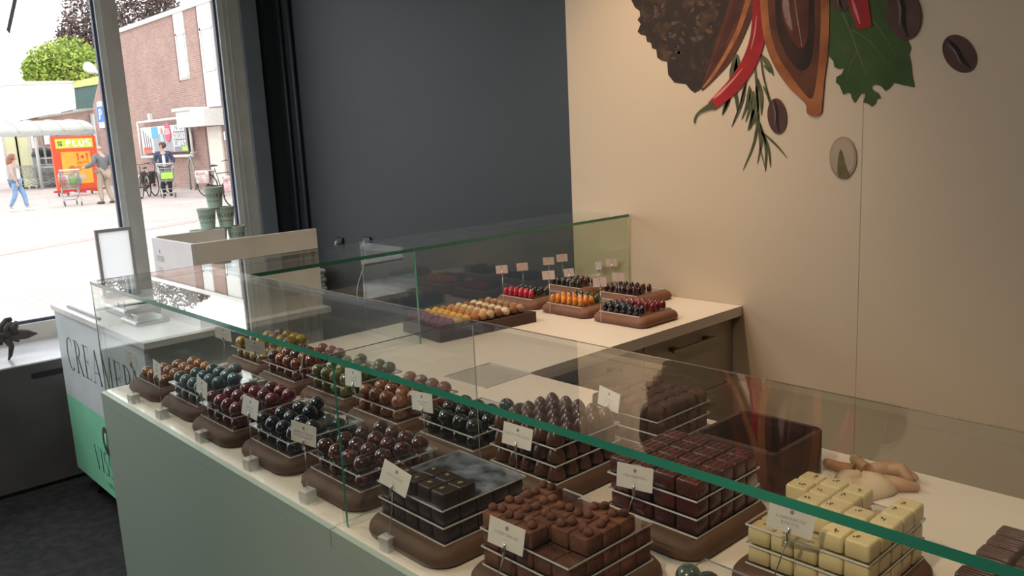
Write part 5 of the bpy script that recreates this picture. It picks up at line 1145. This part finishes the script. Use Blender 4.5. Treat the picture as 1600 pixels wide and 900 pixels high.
# bicycles
BBLK = mat('bike_black', (.03, .03, .032), .4); TYRE = mat('tyre', (.04, .04, .042), .7)
def bicycle(loc, rz, label, bag, rack=True, panm=None):
    b = empty('bicycle', loc, rz, label, 'bicycle')           # along local x, front = +x
    for nm, cx in (('rear_wheel', -.54), ('front_wheel', .54)):
        q = MB(); n = 26; ring = [(cx + .34 * math.cos(2 * PI * i / n), 0, .355 + .34 * math.sin(2 * PI * i / n)) for i in range(n + 1)]; q.tube(ring, .019, 6, caps=False)
        for i in range(0, 14): a = 2 * PI * i / 14; q.tube([(cx, 0, .355), (cx + .33 * math.cos(a), 0, .355 + .33 * math.sin(a))], .0025, 3)
        q.tube([(cx, -.05, .355), (cx, .05, .355)], .022, 8); q.build(nm, TYRE, b)
    q = MB(); q.tube([(-.54, 0, .355), (-.10, 0, .28), (.38, 0, .80)], .017, 6); q.tube([(-.54, 0, .355), (-.22, 0, .80), (-.10, 0, .28)], .014, 6); q.tube([(-.24, 0, .86), (-.20, 0, .70), (.36, 0, .74)], .015, 6); q.tube([(.54, 0, .355), (.47, 0, .55), (.38, 0, .78), (.33, 0, 1.02)], .016, 6); q.build('frame', BBLK, b)
    q = MB(); q.tube([(.18, -.28, 1.06), (.30, -.24, 1.10), (.34, 0, 1.06), (.30, .24, 1.10), (.18, .28, 1.06)], .013, 6); q.build('handlebar', BBLK, b)
    q = MB(); q.tube([(-.36, 0, .94), (-.27, 0, .95), (-.12, 0, .93)], [.07, .08, .02], 8); q.v = [(x, y, .94 + (z - .94) * .45) for x, y, z in q.v]; q.build('saddle', BBLK, b)
    q = MB(); q.tube([(-.86, 0, .30), (-.90, 0, .42), (-.80, 0, .62), (-.54, 0, .74), (-.28, 0, .62)], .022, 5); q.tube([(.90, 0, .40), (.78, 0, .64), (.54, 0, .74), (.34, 0, .66)], .022, 5); q.build('mudguard', mat('mudguard_pale', (.55, .55, .55), .4) if bag == 'black' else BBLK, b)
    q = MB(); q.box((-.86, -.06, .76), (-.30, .06, .78)); q.box((-.14, -.03, .20), (.0, .03, .36)); q.tube([(-.54, .04, .36), (-.1, .04, .30)], .03, 6); q.build('rack', BBLK, b)
    if panm:
        for sy in (-1, 1):
            q = MB(); q.slab(-.82, -.38, sy * .14 - .06, sy * .14 + .06, [(.42, .03), (.46, .01), (.74, 0), (.80, .01)], .04, 3); pn = q.build('pannier', panm, b)
            q = MB(); q.slab(-.78, -.42, sy * .14 - .068, sy * .14 + .068, [(.70, .0), (.815, 0)], .03, 3); q.build('flap', panm, pn)
    return b
bicycle((-25.6, 9.05, GZ), -.55, 'black bicycle with a black bag parked beside the window mullion', 'black', panm=mat('pannier_black', (.025, .027, .032), .7))
bicycle((-26.6, 9.95, GZ), -.75, 'dark bicycle standing behind the black one by the brick wall', 'dark')
bicycle((-22.6, 10.35, GZ), .62, 'bicycle with pale floral panniers near the cream door', 'pale', panm=mat('pannier_pale', (.60, .54, .50), .7, var=(.45, .30, .28), scale=9))
bicycle((-16.9, 8.75, GZ), .9, 'bicycle with a red and white bag half hidden behind the window frame', 'red', panm=mat('pannier_red', (.45, .05, .06), .6, var=(.6, .5, .5), scale=5))
ph = at(292, 240, 1, 11.6); q = MB(); q.tube([(ph.x, 11.6, GZ), (ph.x, 11.6, GZ + .9), (ph.x + .25, 11.6, GZ + 1.2), (ph.x + .5, 11.6, GZ + .8), (ph.x + .45, 11.6, GZ)], .04, 6); tag(q.build('bicycle_stand', mat('stand_green', (.25, .29, .26), .6)), 'low green-grey bicycle stand against the brick wall', 'bicycle stand')

# trees behind the buildings
def tree(name, loc, blobs, leafm, label, n, lsz, trunk=True, seed=1):
    t = empty(name, loc, 0, label, 'tree'); R = random.Random(seed); q = MB()
    for k in range(n):
        bx_, by_, bz, br = R.choice(blobs)
        while True:
            d = Vector((R.uniform(-1, 1), R.uniform(-1, 1), R.uniform(-1, 1)))
            if .05 < d.length < 1: break
        d = d.normalized() * (d.length ** .55) * br * 1.12
        c = Vector((bx_, by_, bz)) + d; a = Vector((R.uniform(-1, 1), R.uniform(-1, 1), R.uniform(-.6, .6))).normalized() * lsz * R.uniform(.5, 1.3); b = a.cross(Vector((R.uniform(-1, 1), R.uniform(-1, 1), R.uniform(-1, 1)))).normalized() * lsz * R.uniform(.3, .8)
        q.add([c - a, c + b, c + a, c - b], [(0, 1, 2, 3)])
    q.build('foliage', leafm, t)
    q = MB(); zc = sum(b[2] for b in blobs) / len(blobs)
    q.tube([(0, 0, 0), (.2, .1, zc * .5), (0, 0, zc)], [.45, .35, .15], 8)
    for b in blobs[:6]: q.tube([(0, 0, zc * .55), (b[0] * .6, b[1] * .6, b[2] * .8), (b[0], b[1], b[2])], [.2, .13, .05], 6)
    q.build('trunk', mat('bark', (.10, .075, .06), .9), t); return t
def blob(u, v, x, r, base): p = at(u, v, 0, x); return (p.x - base[0], p.y - base[1], p.z - base[2], r)
b1 = (-70, at(110, 100, 0, -70).y, GZ)
tree('copper_tree', (b1[0], at(190, 60, 0, -70).y, GZ), [blob(u, v, -70 + dx, r, (b1[0], at(190, 60, 0, -70).y, GZ)) for u, v, r, dx in ((140, 20, 1.8, 0), (125, 60, 1.5, 1), (115, 70, 1.2, 0), (150, 50, 2.4, 1), (160, 88, 2.0, 0), (190, 20, 2.6, 0), (215, 15, 2.2, 1), (200, 48, 2.2, 0), (240, 12, 1.6, 0), (255, 10, 1.2, 0), (165, -5, 2.4, 0), (175, 65, 2.4, 0), (140, 85, 1.2, 0))],
     mat('copper_leaves', (.085, .06, .055), .8, var=(.16, .10, .085), scale=.9), 'dark copper-leaved tree rising behind the brick building', 9000, .17, seed=3)
gy = at(95, 110, 0, -64).y
tree('green_tree', (-64, gy, GZ), [blob(u, v, -64 + dx, r, (-64, gy, GZ)) for u, v, r, dx in ((60, 112, 1.0, 0), (75, 102, 1.3, 0), (95, 100, 1.5, 0), (115, 95, 1.5, 1), (120, 112, 1.4, 0), (90, 115, 1.6, 0), (140, 108, 1.4, 0), (68, 118, 1.1, 0), (150, 116, 1.1, 0))],
     mat('lime_leaves', (.22, .32, .045), .8, var=(.38, .46, .09), scale=.8), 'bright green tree rising behind the white cladding box', 8000, .15, seed=5)

# lift everything that was written relative to the counter top
for o in list(bpy.data.objects):
    if o.parent is None and o.type in ('MESH', 'EMPTY', 'LIGHT'): o.location.z += CT
